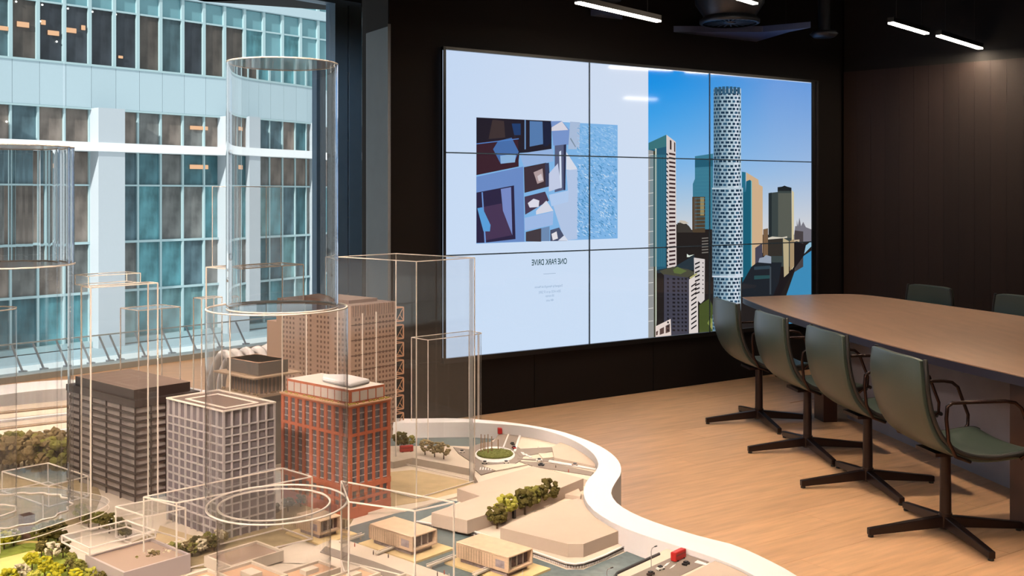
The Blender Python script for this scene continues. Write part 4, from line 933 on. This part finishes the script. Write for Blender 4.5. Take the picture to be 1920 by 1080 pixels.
# white draped canopies at the back
for (px, Y, r, h, lab) in ((372, 4.05, .085, .12, 'white folded canopy model behind the gridded block, half cut by the large tube'), (462, 4.35, .12, .26, 'white ribbed arch canopy model seen through the large tube')):
    c = corner_base(px, Y); t = thing('canopy_model', lab, 'model building', (c.x, c.y, z0))
    for k in range(5):
        a = -.9+k*.45; p0 = c+ga2*(math.sin(a)*r)-gb2*r*.9; p2 = c+ga2*(math.sin(a)*r*1.15)+gb2*r*.9
        pts = [Vector((*(p0.lerp(p2, q)), z0+h*math.sin(math.pi*min(1, q*.9+.05))**.7)) for q in [i/10 for i in range(11)]]
        pts[0].z = pts[-1].z = z0+.008; MB().tube(pts, [.018]*11, 8).build('fabric_rib', M_RIM, t, smooth=True)
# roundabout
c = G(928, 852, ZQ+.003); t = thing('roundabout_hedge', 'round clipped green roundabout hedge on the model road', 'hedge', (c.x, c.y, ZQ+.003))
p0 = G(928-34.5, 852, ZQ+.003); rr = (c-p0).length; mb = MB(); mb.lathe((c.x, c.y), [(0, c.z), (rr*.97, c.z), (rr, c.z+.003), (rr*.93, c.z+.0065), (rr*.5, c.z+.0085), (0, c.z+.009)], 40)
mb.build('mound', mat('hedge_green', srgb(122, 126, 62), .95, var=.25, vscale=150, bump=.6, bscale=500), t, smooth=True)
mb = MB()
for k in range(200):
    a = R()*6.28; q = rr*math.sqrt(R())*.95; mb.ico((c.x+q*math.cos(a), c.y+q*math.sin(a), c.z+.0075-.003*(q/rr)**2), .003, sub=1, jit=.5)
mb.build('hedge_tuft', mat('hedge_green'), t, kind='stuff')
for k, (px, yt, yb) in enumerate(((902, 814, 850), (909, 815, 849), (915, 814, 853), (922, 818, 850), (934, 824, 847), (906, 822, 846))):
    b0 = G(px, yb, ZL+.006); ztp = EYE-(yt-HY)/F*b0.y; o = MB().tube([(0, 0, 0), (0, 0, ztp-b0.z)], [.0016, .0013], 8).build('roundabout_mast', mat('mast_brown', srgb(164, 122, 84), .6)); o.location = b0
    tag(o, 'thin brown mast standing on the green roundabout', 'mast', 'masts on the roundabout')
# street lamps
for (px, yb, yt, lab) in ((1221, 1064, 1026, 'tiny grey street lamp on the near bank left of the red bus'), (1138, 1092, 1066, 'tiny grey street lamp by the canal at the bottom edge')):
    b0 = G(px, yb, ZE+.0005); h = EYE-(yt-HY)/F*b0.y-b0.z; t = thing('street_lamp_model', lab, 'street lamp', tuple(b0))
    MB().tube([b0, b0+Vector((0, 0, h*.8)), b0+Vector((.002, 0, h*.95)), b0+Vector((.009, .004, h))], .0008, 6).build('pole', mat('lamp_grey', srgb(150, 140, 136), .5), t)
    MB().bar(b0+Vector((.008, .003, h)), b0+Vector((.014, .006, h+.001)), .003, .0015).build('lamp_head', mat('dark_metal'), t)
# vehicles
def vehicle(kind, px, py, z, ang, colr, label, grp=None):
    p = G(px, py, z); t = thing(kind, label, 'bus' if 'bus' in kind else 'car', tuple(p), grp)
    L, Wd, H = (.046, .015, .022) if 'bus' in kind else (.021, .0105, .0045)
    d = Vector((math.cos(ang), math.sin(ang))); n = Vector((-d.y, d.x)); o0 = Vector(p[:2])-d*L/2-n*Wd/2
    m = mat('paint_%s' % str(colr), srgb(*colr), .35)
    if 'bus' in kind:
        MB().ob(o0, d, L, n, Wd, z+.001, z+H).build('body', m, t, bevel=.0025)
        MB().ob(o0+d*.003-n*.0002, d, L-.006, n, Wd+.0004, z+.0125, z+.0165).build('window_band', mat('bus_glass', srgb(150, 50, 44), .3), t)
    else:
        MB().ob(o0, d, L, n, Wd, z+.001, z+.001+H).build('body', m, t, bevel=.0015)
        MB().ob(o0+d*L*.25+n*.001, d, L*.5, n, Wd-.002, z+.001+H, z+.001+H+.0035).build('cabin', mat('car_glass', srgb(60, 56, 56), .2) if colr[0] > 60 else m, t, bevel=.001)
    for a in (.2, .8):
        for s in (0, 1):
            q = o0+d*L*a+n*(Wd*s); MB().tube([Vector((*(q-n*.0006), z+.0018)), Vector((*(q+n*.0006), z+.0018))], .0018, 8).build('wheel', mat('tyre_black', srgb(20, 18, 18), .7), t)
A1 = math.atan2(.749, .6626)
red = (196, 44, 40)
vehicle('bus_model', 936, 812, ZQ+.0012, 1.75, red, 'red bus on the road up to the far rim')
vehicle('bus_model', 762, 847, ZL, .3, (186, 62, 54), 'red bus beside the small trees behind the sand pit')
vehicle('bus_model', 1272, 1049, ZE+.0012, A1, red, 'largest red bus, on the road at the bottom right of the model')
vehicle('car_model', 961, 833.5, ZQ+.0012, 1.9, (40, 36, 36), 'black car ahead of the red car on the two-lane road')
vehicle('car_model', 964, 841, ZQ+.0012, 1.9, red, 'small red car behind the black one near the roundabout')
vehicle('car_model', 909, 869, ZQ+.0012, 0, (240, 232, 224), 'white car in front of the roundabout, farther left of two')
vehicle('car_model', 949, 868.5, ZQ+.0012, .1, (236, 226, 216), 'white car in front of the roundabout, farther right of two')
vehicle('car_model', 1011, 864.5, ZQ+.0012, .0, (240, 232, 224), 'white car right of the roundabout beside a black car')
vehicle('car_model', 1015, 873, ZQ+.0012, -.25, (30, 28, 30), 'black car below the white one right of the roundabout')
vehicle('car_model', 1078, 873, ZQ+.0012, -.2, (160, 140, 128), 'brown-grey car near the rim on the far road')
vehicle('car_model', 866, 848.5, ZQ+.0012, .5, (236, 226, 216), 'white car left of the roundabout by the water')
vehicle('car_model', 1286, 1059, ZE+.0012, A1, (26, 24, 28), 'black car beside the largest red bus')
vehicle('car_model', 1238, 1068, ZE+.0012, A1-.2, (240, 234, 228), 'white car on the near road at the bottom edge')
vehicle('car_model', 1220, 1078, ZE+.0012, A1, (70, 52, 48), 'dark car at the very bottom edge of the near road')
b = G(884, 1052, ZB+.009); t = thing('red_parasol_model', 'tiny red parasol on the deck left of the nearest pavilion', 'parasol', tuple(b))
MB().tube([b, b+Vector((0, 0, .013))], .0007, 6).build('pole', mat('mast_brown'), t); MB().lathe(b, [(.011, b.z+.012), (.006, b.z+.0155), (0, b.z+.018)], 10).build('canopy', mat('paint_(196, 44, 40)'), t)
b = G(964, 973, ZK+.0005); t = thing('kiosk_model', 'small dark upright kiosk between the two groups of trees', 'kiosk', tuple(b))
MB().ob(Vector(b[:2]), ga2, .008, gb2, .008, b.z, b.z+.024).build('body', mat('dark_metal'), t); MB().ob(Vector(b[:2])-ga2*.001-gb2*.001, ga2, .018, gb2, .010, b.z+.024, b.z+.026).build('roof', M_GROUND, t)
# people
mpp = [mat('figure_%d' % i, srgb(*c), .7) for i, c in enumerate([(236, 226, 214), (90, 70, 66), (180, 80, 60)])]
i = 0
for (px, py, z) in ((820, 1080, ZB+.011), (833, 1077, ZB+.011), (842, 1084, ZB+.011), (1042, 878, ZL+.0005), (1066, 886, ZL+.0005), (1009, 842, ZL+.0005), (700, 1040, ZB+.011), (665, 1025, ZB+.011), (980, 1078, ZB+.011), (728, 1046, ZB+.011)):
    b = G(px, py, z); i += 1; o = MB().tube([(0, 0, 0), (0, 0, .004), (0, 0, .0075), (0, 0, .0085)], [.0011, .0014, .0013, .0006], 8).ico((0, 0, .0098), .0012).build('person_figure', mpp[i % 3]); o.location = b
    tag(o, 'tiny standing human figure on the model pavements', 'person', 'tiny figures on the model')

# ------------------------------------------------------------------ miniature trees
def leafm(name, c): return mat(name, srgb(*c), .95, var=.3, vscale=90, objvar=.15, spec=.15)
LEAF = {'dark': leafm('leaf_dark', (92, 84, 44)), 'olive': leafm('leaf_olive', (128, 124, 62)), 'yellow': leafm('leaf_yellow', (176, 172, 76)), 'pale': leafm('leaf_pale', (168, 150, 108)), 'bright': leafm('leaf_bright', (186, 178, 48)), 'brown': leafm('leaf_brown', (126, 108, 74)), 'white': leafm('leaf_white', (214, 200, 170))}
M_TRUNK = mat('tree_trunk', srgb(92, 70, 50), .9)
tree_me = {}
def tree_meshes(kind, var):
    if (kind, var) in tree_me: return tree_me[(kind, var)]
    rn = random.Random(var*7+3); mb = MB()
    for k in range(46 if kind != 'pale' else 34):
        a = rn.random()*6.28; e = rn.random()*2-1; q = (.55+.45*rn.random())*.40; h = .62+e*.30*(1+.0*q)
        w = math.sqrt(max(0, 1-e*e*.75))*q; r = .085+.05*rn.random()
        mb.ico((w*math.cos(a), w*math.sin(a), h), r, (1, 1, .8), 1, .7)
    me = bpy.data.meshes.new('crown'); me.from_pydata(mb.v, [], mb.f); me.materials.append(LEAF[kind])
    tb_ = MB(); tb_.tube([(0, 0, 0), (.01, 0, .25), (0, .01, .5)], [.04, .03, .02], 6)
    for k in range(3):
        a = k*2.1+var; tb_.tube([(0, 0, .3), (.12*math.cos(a), .12*math.sin(a), .52)], [.02, .01], 5)
    mt = bpy.data.meshes.new('trunk'); mt.from_pydata(tb_.v, [], tb_.f); mt.materials.append(M_TRUNK)
    tree_me[(kind, var)] = (me, mt); return me, mt
tc = [0]
def tree(px, py, hpx, kind, label, grp=None, z=ZB+.004):
    b = G(px, py, z); s = hpx*b.y/F; tc[0] += 1; me, mt = tree_meshes(kind, tc[0] % 3)
    t = thing('tree_model', label, 'tree', tuple(b), grp); t.rotation_euler = (0, 0, tc[0]*1.7)
    for nm, m in (('crown', me), ('trunk', mt)):
        o = bpy.data.objects.new(nm, m); col.objects.link(o); o.parent = t; o.scale = (s, s, s)
for (px, py, h, k, lab) in ((932, 991, 46, 'dark', 'dark model tree at the near end of the row between the tan blocks'), (949, 976, 50, 'yellow', 'yellow-green model tree left of the dark kiosk'),
                            (984, 965, 50, 'dark', 'dark model tree right of the kiosk'), (998, 957, 48, 'olive', 'olive model tree in the middle of the cluster right of the kiosk'), (1013, 950, 42, 'dark', 'small dark model tree in front of the tallest far one in the row'),
                            (1029, 943, 46, 'dark', 'dark model tree at the far end of the row between the tan blocks'), (940, 982, 30, 'olive', 'low olive model shrub tree between the first two of the row')):
    tree(px, py, h, k, lab, z=ZK+.0005)
for (px, py, h, k, lab) in ((752, 844, 36, 'dark', 'dark model tree beside the brick tower, before the far water'), (797, 853, 29, 'pale', 'pale feathery model tree behind the sand pit, nearest the red bus'), (815, 857, 30, 'pale', 'pale feathery model tree, middle of the three behind the sand pit'),
                            (832, 861, 32, 'pale', 'pale feathery model tree, last of the three towards the roundabout'), (770, 838, 22, 'olive', 'small olive model tree behind the red bus by the pit')):
    tree(px, py, h, k, lab, z=ZL+.0005)
LG = 'trees of the model park at the bottom left'
for (px, py, h, k) in ((8, 1030, 34, 'bright'), (26, 1024, 30, 'olive'), (48, 1010, 26, 'dark'), (12, 1012, 24, 'olive'), (72, 1016, 34, 'olive'), (90, 1024, 46, 'dark'), (108, 1020, 48, 'dark'), (78, 1044, 30, 'dark'), (98, 1052, 36, 'white2'), (118, 1046, 34, 'dark'),
                      (60, 1068, 34, 'bright'), (84, 1080, 36, 'bright'), (40, 1092, 36, 'white'), (108, 1084, 30, 'bright'), (128, 1078, 28, 'dark'), (132, 1062, 26, 'olive'), (150, 1082, 32, 'olive'), (170, 1092, 30, 'yellow'), (188, 1098, 26, 'dark'), (140, 1100, 34, 'bright'), (18, 1104, 40, 'bright'), (64, 1104, 36, 'yellow'), (100, 1108, 36, 'bright')):
    if k == 'white2':
        tree(px, py, h, 'white', 'pale blossoming model tree in front of the dark park trees, bottom left'); continue
    tree(px, py, h, k, {'bright': 'bright yellow-green model tree in the park at the bottom left', 'olive': 'olive-green model tree in the park at the bottom left', 'dark': 'dark green model tree in the park at the bottom left', 'white': 'pale blossoming model tree nearest the bottom edge in the park, bottom left', 'yellow': 'yellowish model tree beside the park at the bottom left'}[k], LG+', '+k)
for k in range(16):
    x = -6+k*10.2; y = 880+8*math.sin(k*1.7); tree(x, y, 58+14*R(), 'brown' if k % 3 else 'olive', 'olive model tree in the tall grove behind the clear tower, left' if k % 3 == 0 else 'brownish model tree in the tall grove behind the clear tower, left', 'tall grove at the left, '+('brown' if k % 3 else 'olive'))
for k, (x, y, h) in enumerate(((205, 1000, 40), (186, 992, 34), (222, 1004, 34), (166, 988, 30), (236, 1012, 30), (150, 975, 30))):
    tree(x, y, h, 'olive' if k % 2 else 'dark', ('olive' if k % 2 else 'dark')+' model tree at the foot of the dark slab tower', 'trees at the foot of the slab tower, '+('olive' if k % 2 else 'dark'))
for k in range(20):
    x = 262+k*8.2; y = 1072-k*2.6+5*math.sin(k*2.3); tree(x, y, 26+8*R(), ['olive', 'dark', 'white', 'brown'][k % 4], {'olive': 'olive', 'dark': 'dark green', 'white': 'pale blossoming', 'brown': 'brownish'}[['olive', 'dark', 'white', 'brown'][k % 4]]+' model tree in the street row before the gridded block', 'street row before the gridded block, '+['olive', 'dark', 'white', 'brown'][k % 4])
for k in range(8): tree(420+k*24, 1004-k*9, 22+6*R(), 'brown', 'brown low model tree behind the foot of the large tube', 'low trees behind the tube foot')

# ------------------------------------------------------------------ clear acrylic volumes
def acrylic(t, pts, zb, ztp, w=.0032, name='', open_bottom=True):
    """plan points, base and top heights: one sheet per face, one bright edge per polished edge, as parts of t"""
    k = len(pts); pts = [Vector(p) for p in pts]
    for i in range(k):
        a, b = pts[i], pts[(i+1) % k]
        m = MB(); m.quad((*a, zb), (*b, zb), (*b, ztp), (*a, ztp)); m.build('side_sheet', M_SHEET, t)
    m = MB(); m.poly([(*p, ztp) for p in pts]); m.build('top_sheet', M_SHEET, t)
    for i in range(k):
        a, b = pts[i], pts[(i+1) % k]
        for z in (zb+w/2, ztp): MB().bar((*a, z), (*b, z), w).build('polished_edge', M_CREAM, t)
        MB().bar((*a, zb), (*a, ztp), w).build('polished_edge', M_CREAM, t)
def bx(N, v, u): return [N, N+ga2*v, N+ga2*v+gb2*u, N+gb2*u]
def acr(label, N, v, u, zb, zt, w=.0032, name='clear_massing_box'):
    t = thing(name, label, 'acrylic model', (N.x, N.y, zb)); acrylic(t, bx(N, v, u), zb, zt, w); return t
za = ZB+.0045
Nb = corner_base(170, 2.83)
t = acr('stepped clear acrylic box rising above the dark slab tower, wider upper tier', Nb, .196, .052, za, 1.352)
Na = Nb-ga2*.0+gb2*.0
acrylic(t, bx(Nb+ga2*.0+gb2*.012, .150, .075), 1.3545, 1.382, .002)
acr('clear acrylic box behind the dark slab tower, lower than the stepped one', corner_base(260, 3.75), .164, .127, za, 1.19)
Nd = Vector((-.849, 3.195))
t = acr('tall stepped clear acrylic box standing behind the large tube', Nd, .285, .128, za, 1.376)
acrylic(t, bx(Nd+ga2*.01+gb2*.02, .19, .09), 1.3785, 1.625, .0016)
acr('small clear acrylic box left of the large tube near the far window', corner_base(378, 3.62), .08, .05, za, 1.245)
acr('tall clear acrylic box overlapping the left edge of the video wall', Vector((-.282, 3.13)), .249, .363, ZL-.018, 1.4027, .0026)
# box with rounded right end
Nh = corner_base(802.5, 3.868); Rh = corner_base(911, 4.056)
dh = (Rh-Nh).normalized(); nh = Vector((-dh.y, dh.x)); Lh = (Rh-Nh).length
_t = bpy.data.objects['clear_massing_box.004']; _p = Vector((-.282, 3.13))+ga2*.247
m = MB(); m.ob(_p-ga2*.016+gb2*.002, ga2, .014, gb2, .004, ZL-.016, 1.400); m.build('side_edge', sheet('milky_edge', haze=.28, hcol=(.9, .88, .86)), _t)
ptsh = [Nh] + [Nh+dh*(Lh-.04+.04*math.sin(a)) + nh*(.04-.04*math.cos(a)) for a in [i*math.pi/10 for i in range(6)]] + [Nh+dh*Lh+nh*.10, Nh+nh*.10]
t = thing('clear_rounded_tower', 'small clear acrylic tower with a rounded right corner before the screen', 'acrylic model', (Nh.x, Nh.y, ZB+.005))
m = MB()
for i in range(len(ptsh)): a, b = ptsh[i], ptsh[(i+1) % len(ptsh)]; m.quad((*a, ZB+.0045), (*b, ZB+.0045), (*b, 1.07), (*a, 1.07))
m.build('side_sheet', M_SHEET, t); m = MB(); m.poly([(*p, 1.07) for p in ptsh]); m.build('top_sheet', M_SHEET, t)
m = MB()
for i in range(len(ptsh)): m.bar((*ptsh[i], 1.07), (*ptsh[(i+1) % len(ptsh)], 1.07), .0024)
m.build('polished_edge', M_CREAM, t)
for q in (0, 1, len(ptsh)-3, len(ptsh)-2, len(ptsh)-1): MB().bar((*ptsh[q], ZB+.0045), (*ptsh[q], 1.07), .0022).build('polished_edge', M_CREAM, t)
def poly_box(label, pts, zt, zb=ZB+.0045, w=.003):
    P = [Vector(G(x, y, zt)[:2]) for x, y in pts]; t = thing('clear_massing_box', label, 'acrylic model', (P[0].x, P[0].y, zb)); acrylic(t, P, zb, zt, w); return t
poly_box('wide low clear acrylic box over the canal pavilions', [(778, 958), (851, 942), (640, 902), (654, 941)], .905, ZB+.0105, .003)
poly_box('long low clear acrylic box running behind the foot of the large tube', [(331, 943), (585, 894), (530, 878), (269.5, 932)], .872, ZB+.0105, .003)
poly_box('small low clear acrylic box left of the long low one', [(276, 969), (348, 953), (285, 937), (217, 950)], .787)
poly_box('flat clear acrylic plate box above the lilac-roofed block', [(168, 1028), (291, 995), (237, 976), (116, 1004)], .765, .7475)
poly_box('low clear acrylic box between the grove and the dark tower', [(91, 911), (165, 893), (90, 868), (4, 884)], .765)
# large stepped tube
CX, CYy = -0.5385, 2.437
t = thing('clear_stepped_tube', 'largest clear acrylic tube tower in three stacked cylinders', 'acrylic model', (CX, CYy, ZB))
def tube_tier(t, cx, cy, r, z0_, z1_, lobes=0, amp=0, wall=.004, m=None, plate_r=None):
    n = 96
    if m is not None: MB().lathe((cx, cy), [(r, z0_), (r, z1_)], n, lobes=lobes, amp=amp).build('tube_wall', m, t, smooth=True)
    else: MB().lathe((cx, cy), [(r-wall, z0_), (r, z0_), (r, z1_), (r-wall, z1_), (r-wall, z0_)], n, lobes=lobes, amp=amp).build('tube_wall', m or M_TUBE, t, smooth=True, angle=50)
    for z in (z0_-.004, z1_):
        mb = MB(); mb.lathe((cx, cy), [(r-wall, z+.0003), (r, z+.0003), (r, z+.0035), (r-wall, z+.0035), (r-wall, z+.0003)], n, lobes=lobes, amp=amp); mb.build('tube_rim', M_CREAM, t, smooth=True)
tube_tier(t, CX-.007, CYy, .128, ZB+.0105, .888, m=M_TUBE_LOW)
tube_tier(t, CX, CYy, .160, .893, 1.339, m=M_TUBE_LOW)
tube_tier(t, CX+.012, CYy, .126, 1.344, 1.898)
for (cx, r, z) in ((CX, .159, .8915), (CX, .159, 1.3405)):
    MB().poly([(cx+r*math.cos(2*math.pi*k/64), CYy+r*math.sin(2*math.pi*k/64), z) for k in range(64)]).build('disc_plate', M_SHEET, t)
M_PLATE_SHEEN = sheet('painted_plate_sheen', haze=.42, hcol=(.95, .80, .72))  # ceiling light reflected on the plates, painted as a pinkish veil
MB().poly([(CX+.012+.125*math.cos(2*math.pi*k/64), CYy+.125*math.sin(2*math.pi*k/64), 1.899) for k in range(64)]).build('top_plate', M_PLATE_SHEEN, t)
# left fluted tower
FX, FY = (6-960)/F*2.79, 2.79
t = thing('clear_fluted_tower', 'fluted clear acrylic tower cut by the left edge, on a wavy clear disc', 'acrylic model', (FX, FY, ZB))
tube_tier(t, FX, FY, .170, 1.418, 1.724, 18, .025)
tube_tier(t, FX, FY, .166, .772, 1.413, 18, .035, m=M_TUBE_LOW)
tube_tier(t, FX-.02, FY-.02, .06, .776, 1.30, 8, .03, m=M_TUBE_LOW)
MB().poly([(FX+.172*math.cos(2*math.pi*k/72), FY+.172*math.sin(2*math.pi*k/72), 1.4155) for k in range(72)]).build('ledge_plate', M_PLATE_SHEEN, t)
MB().poly([(FX+.168*math.cos(2*math.pi*k/72), FY+.168*math.sin(2*math.pi*k/72), 1.7255) for k in range(72)]).build('top_plate', M_PLATE_SHEEN, t)
mb = MB(); mb.lathe((FX, FY), [(.172, 1.4145), (.177, 1.4145), (.177, 1.4165), (.172, 1.4165)], 72); mb.build('ledge_edge', M_CREAM, t)
n = 96; rad = lambda a: .235*(1+.07*math.sin(3*a+.5)+.04*math.sin(5*a))
MB().poly([(FX+rad(2*math.pi*k/n)*math.cos(2*math.pi*k/n), FY+rad(2*math.pi*k/n)*math.sin(2*math.pi*k/n), .768) for k in range(n)]).build('wavy_disc', sheet('clear_disc', haze=.12, hcol=(.9, .9, .92)), t)
mb = MB()
for z in (.752, .768): mb.tube([(FX+rad(2*math.pi*k/n)*math.cos(2*math.pi*k/n), FY+rad(2*math.pi*k/n)*math.sin(2*math.pi*k/n), z) for k in range(n)], .0013, 6, closed=True)
mb.build('disc_edge', M_CREAM, t)
for a in (0, 1.3, 2.6, 3.9, 5.1): q = Vector((FX+.15*math.cos(a), FY+.15*math.sin(a))); MB().bar((*q, ZB+.002), (*q, .768), .004).build('disc_leg', M_CREAM, t)
q = G(44, 1014, ZB+.006); MB().ob(Vector(q[:2]), ga2, .03, gb2, .03, ZB+.0015, .768).build('core_post', mat('model_mauve_core', srgb(124, 96, 90), .6, var=.2, vscale=120), t)
# ------------------------------------------------------------------ conference table
M_TTOP = mat('table_veneer', srgb(176, 142, 118), .32, var=.10, vscale=2.2, stretch=(7, 1.2, 1, .2), spec=.45); M_TEDGE = mat('table_edge_dark', srgb(50, 48, 66), .4)
front = [(1.935, 8.92), (1.93, 8.6), (1.985, 7.46), (2.155, 6.13), (2.42, 5.02), (2.74, 4.0), (3.02, 3.3)]
back = [(3.9, 3.35), (4.22, 4.2), (4.18, 5.2), (3.98, 6.3), (3.62, 7.5), (3.30, 8.45), (3.10, 8.98), (2.95, 9.17), (2.70, 9.19)]
fs = spline(front, 6) + spline(back, 6); cxy = Vector((3.0, 6.2))
t = thing('conference_table', 'long boat-shaped conference table with brown veneer top and dark edge', 'table', (3.0, 6.2, 0))
b = MB().prism(fs, .733, .74); b.build('tabletop', M_TTOP, t, bevel=.002)
MB().prism([tuple(cxy+(Vector(p)-cxy)*.998) for p in fs], .690, .733).build('edge_band', M_TEDGE, t)
M_BASEP = mat('grey_base_panel', srgb(150, 146, 156), .6, var=.05); M_DLEG = mat('dark_walnut_leg', srgb(66, 42, 34), .45, var=.1)
a2 = Vector((-.126, .992)); n2_ = Vector((.992, .126))
for p0, p1 in (((2.40, 7.60), (2.83, 5.05)), ((2.95, 7.72), (3.45, 5.1))):
    p0 = Vector(p0); p1 = Vector(p1); d = (p1-p0).normalized(); n = Vector((-d.y, d.x)); MB().prism([p0, p1, p1+n*.03, p0+n*.03], 0, .69).build('base_panel', M_BASEP, t)
for (x, y) in ((2.19, 7.46), (2.44, 5.0)):
    MB().ob(Vector((x, y)), n2_, .10, a2, .16, 0, .69).build('leg', M_DLEG, t)
for (x, y) in ((3.35, 7.6), (3.95, 5.0)): MB().ob(Vector((x, y)), n2_, .10, a2, .16, 0, .69).build('leg', M_DLEG, t)

# ------------------------------------------------------------------ swivel chairs
M_LEATH = mat('green_leather', srgb(62, 73, 66), .33, var=.06, vscale=5, bump=.05, bscale=200, spec=.5); M_PIPE = mat('dark_edge_piping', srgb(34, 34, 34), .5)
M_BRONZE = mat('dark_bronze_metal', srgb(44, 32, 30), .35, metal=.5); M_CH = mat('bronze_arm', srgb(60, 44, 40), .25, metal=.8)
prof = [(-.238, .865), (-.240, .80), (-.236, .72), (-.222, .64), (-.196, .56), (-.152, .49), (-.09, .443), (-.01, .418), (.08, .412), (.16, .418), (.23, .428), (.275, .432), (.295, .424)]
prof = spline(prof, 3)
def chair():
    t = bpy.data.objects.new('swivel_chair', None); col.objects.link(t); t['_o'] = (0, 0, 0)
    K = len(prof); NW = 12; mb = MB()
    def width(i):
        f = i/(K-1)
        return .245 - .02*max(0, .12-f)/.12*1.0 if f < .12 else .245 + (.0 if f < .8 else -.03*(f-.8)/.2)
    for i, (x, z) in enumerate(prof):
        f = i/(K-1); w = width(i)
        for j in range(NW+1):
            u = -1+2*j/NW; dish = (1-u*u)
            sx = x - .030*dish*(1 if f < .45 else max(0, 1-(f-.45)/.25)); sz = z - .016*dish*(max(0, min(1, (f-.5)/.2)))
            if f < .06: sz -= .010*(abs(u)**6)
            mb.v.append((sx, u*w, sz))
    for i in range(K-1):
        for j in range(NW):
            a = i*(NW+1)+j; mb.f.append((a, a+1, a+NW+2, a+NW+1)); mb.m.append(0)
    o = mb.build('seat_shell', M_LEATH, t, smooth=True); s = o.modifiers.new('solid', 'SOLIDIFY'); s.thickness = .034; s.offset = 0; bv = o.modifiers.new('bevel', 'BEVEL'); bv.width = .010; bv.segments = 3; bv.limit_method = 'ANGLE'; bv.angle_limit = math.radians(50)
    # piping along the shell edge
    for sd in (0, NW): 
        pts = [Vector(mb.v[i*(NW+1)+sd]) + Vector((.010, .0, .006)) for i in range(0, K)]
        MB().tube([p + Vector((0, (.006 if sd else -.006), 0)) for p in pts], .011, 8).build('edge_piping', M_PIPE, t, smooth=True)
    for sd in (-1, 1):
        y = .262*sd
        pts = [(-.02, y*.93, .40), (-.10, y, .43), (-.135, y, .50), (-.145, y, .60), (-.14, y, .655), (-.115, y, .670), (0, y, .672), (.14, y, .672), (.185, y, .664), (.215, y, .64), (.27, y, .50), (.268, y, .45), (.22, y*.93, .405)]
        MB().tube(pts, .0085, 8).build('armrest', M_CH, t, smooth=True)
    MB().ob(Vector((-.10, -.09)), Vector((1, 0)), .2, Vector((0, 1)), .18, .385, .402).build('seat_plate', M_BRONZE, t)
    MB().tube([(0, 0, .085), (0, 0, .39)], [.027, .024], 16).build('column', M_BRONZE, t, smooth=True, angle=40)
    MB().tube([(0, 0, .028), (0, 0, .10)], .031, 16).build('hub', M_BRONZE, t, smooth=True, angle=40)
    for k in range(4):
        a = math.pi/2*k; d = Vector((math.cos(a), math.sin(a), 0)); n = Vector((-d.y, d.x, 0)); m = MB()
        A, B = d*.015, d*.385; s = len(m.v)
        for (p, h0, h1, w) in ((A, .035, .088, .019), (B, .010, .042, .015)):
            for (i, j) in ((-1, 0), (1, 0), (1, 1), (-1, 1)): m.v.append(tuple(p+n*(w*i)+Vector((0, 0, h1 if j else h0))))
        for f in ((0, 1, 2, 3), (7, 6, 5, 4), (0, 4, 5, 1), (1, 5, 6, 2), (2, 6, 7, 3), (3, 7, 4, 0)): m.f.append(f); m.m.append(0)
        L = m.build('base_leg', M_BRONZE, t, bevel=.004)
        MB().tube([d*.372, d*.372+Vector((0, 0, .012))], .013, 10).build('glide', M_PIPE, L)
    return t
proto = chair()
CH = [(1.735, 7.457, .13, 'dark green leather swivel chair nearest the video wall, on the near side'), (1.843, 6.62, .13, 'green leather swivel chair second from the video wall, on the near side'),
      (1.957, 5.84, .13, 'green leather swivel chair third from the video wall, on the near side'), (2.046, 5.01, .13, 'green leather swivel chair closest to the viewer, its armrest and seat in full view'),
      (3.15, 8.48, math.pi-.13+.5, 'swivel chair on the far side of the table, back only, nearer the video wall'), (3.47, 7.64, math.pi-.13+.45, 'swivel chair on the far side, its back cut by the right edge')]
for i, (x, y, rz, lab) in enumerate(CH):
    o = proto if i == 0 else copy_tree(proto)
    o.location = (x, y, 0); o.rotation_euler = (0, 0, rz); tag(o, lab, 'chair', 'swivel chairs around the conference table')
for o in bpy.data.objects:
    if '_o' in o: del o['_o']
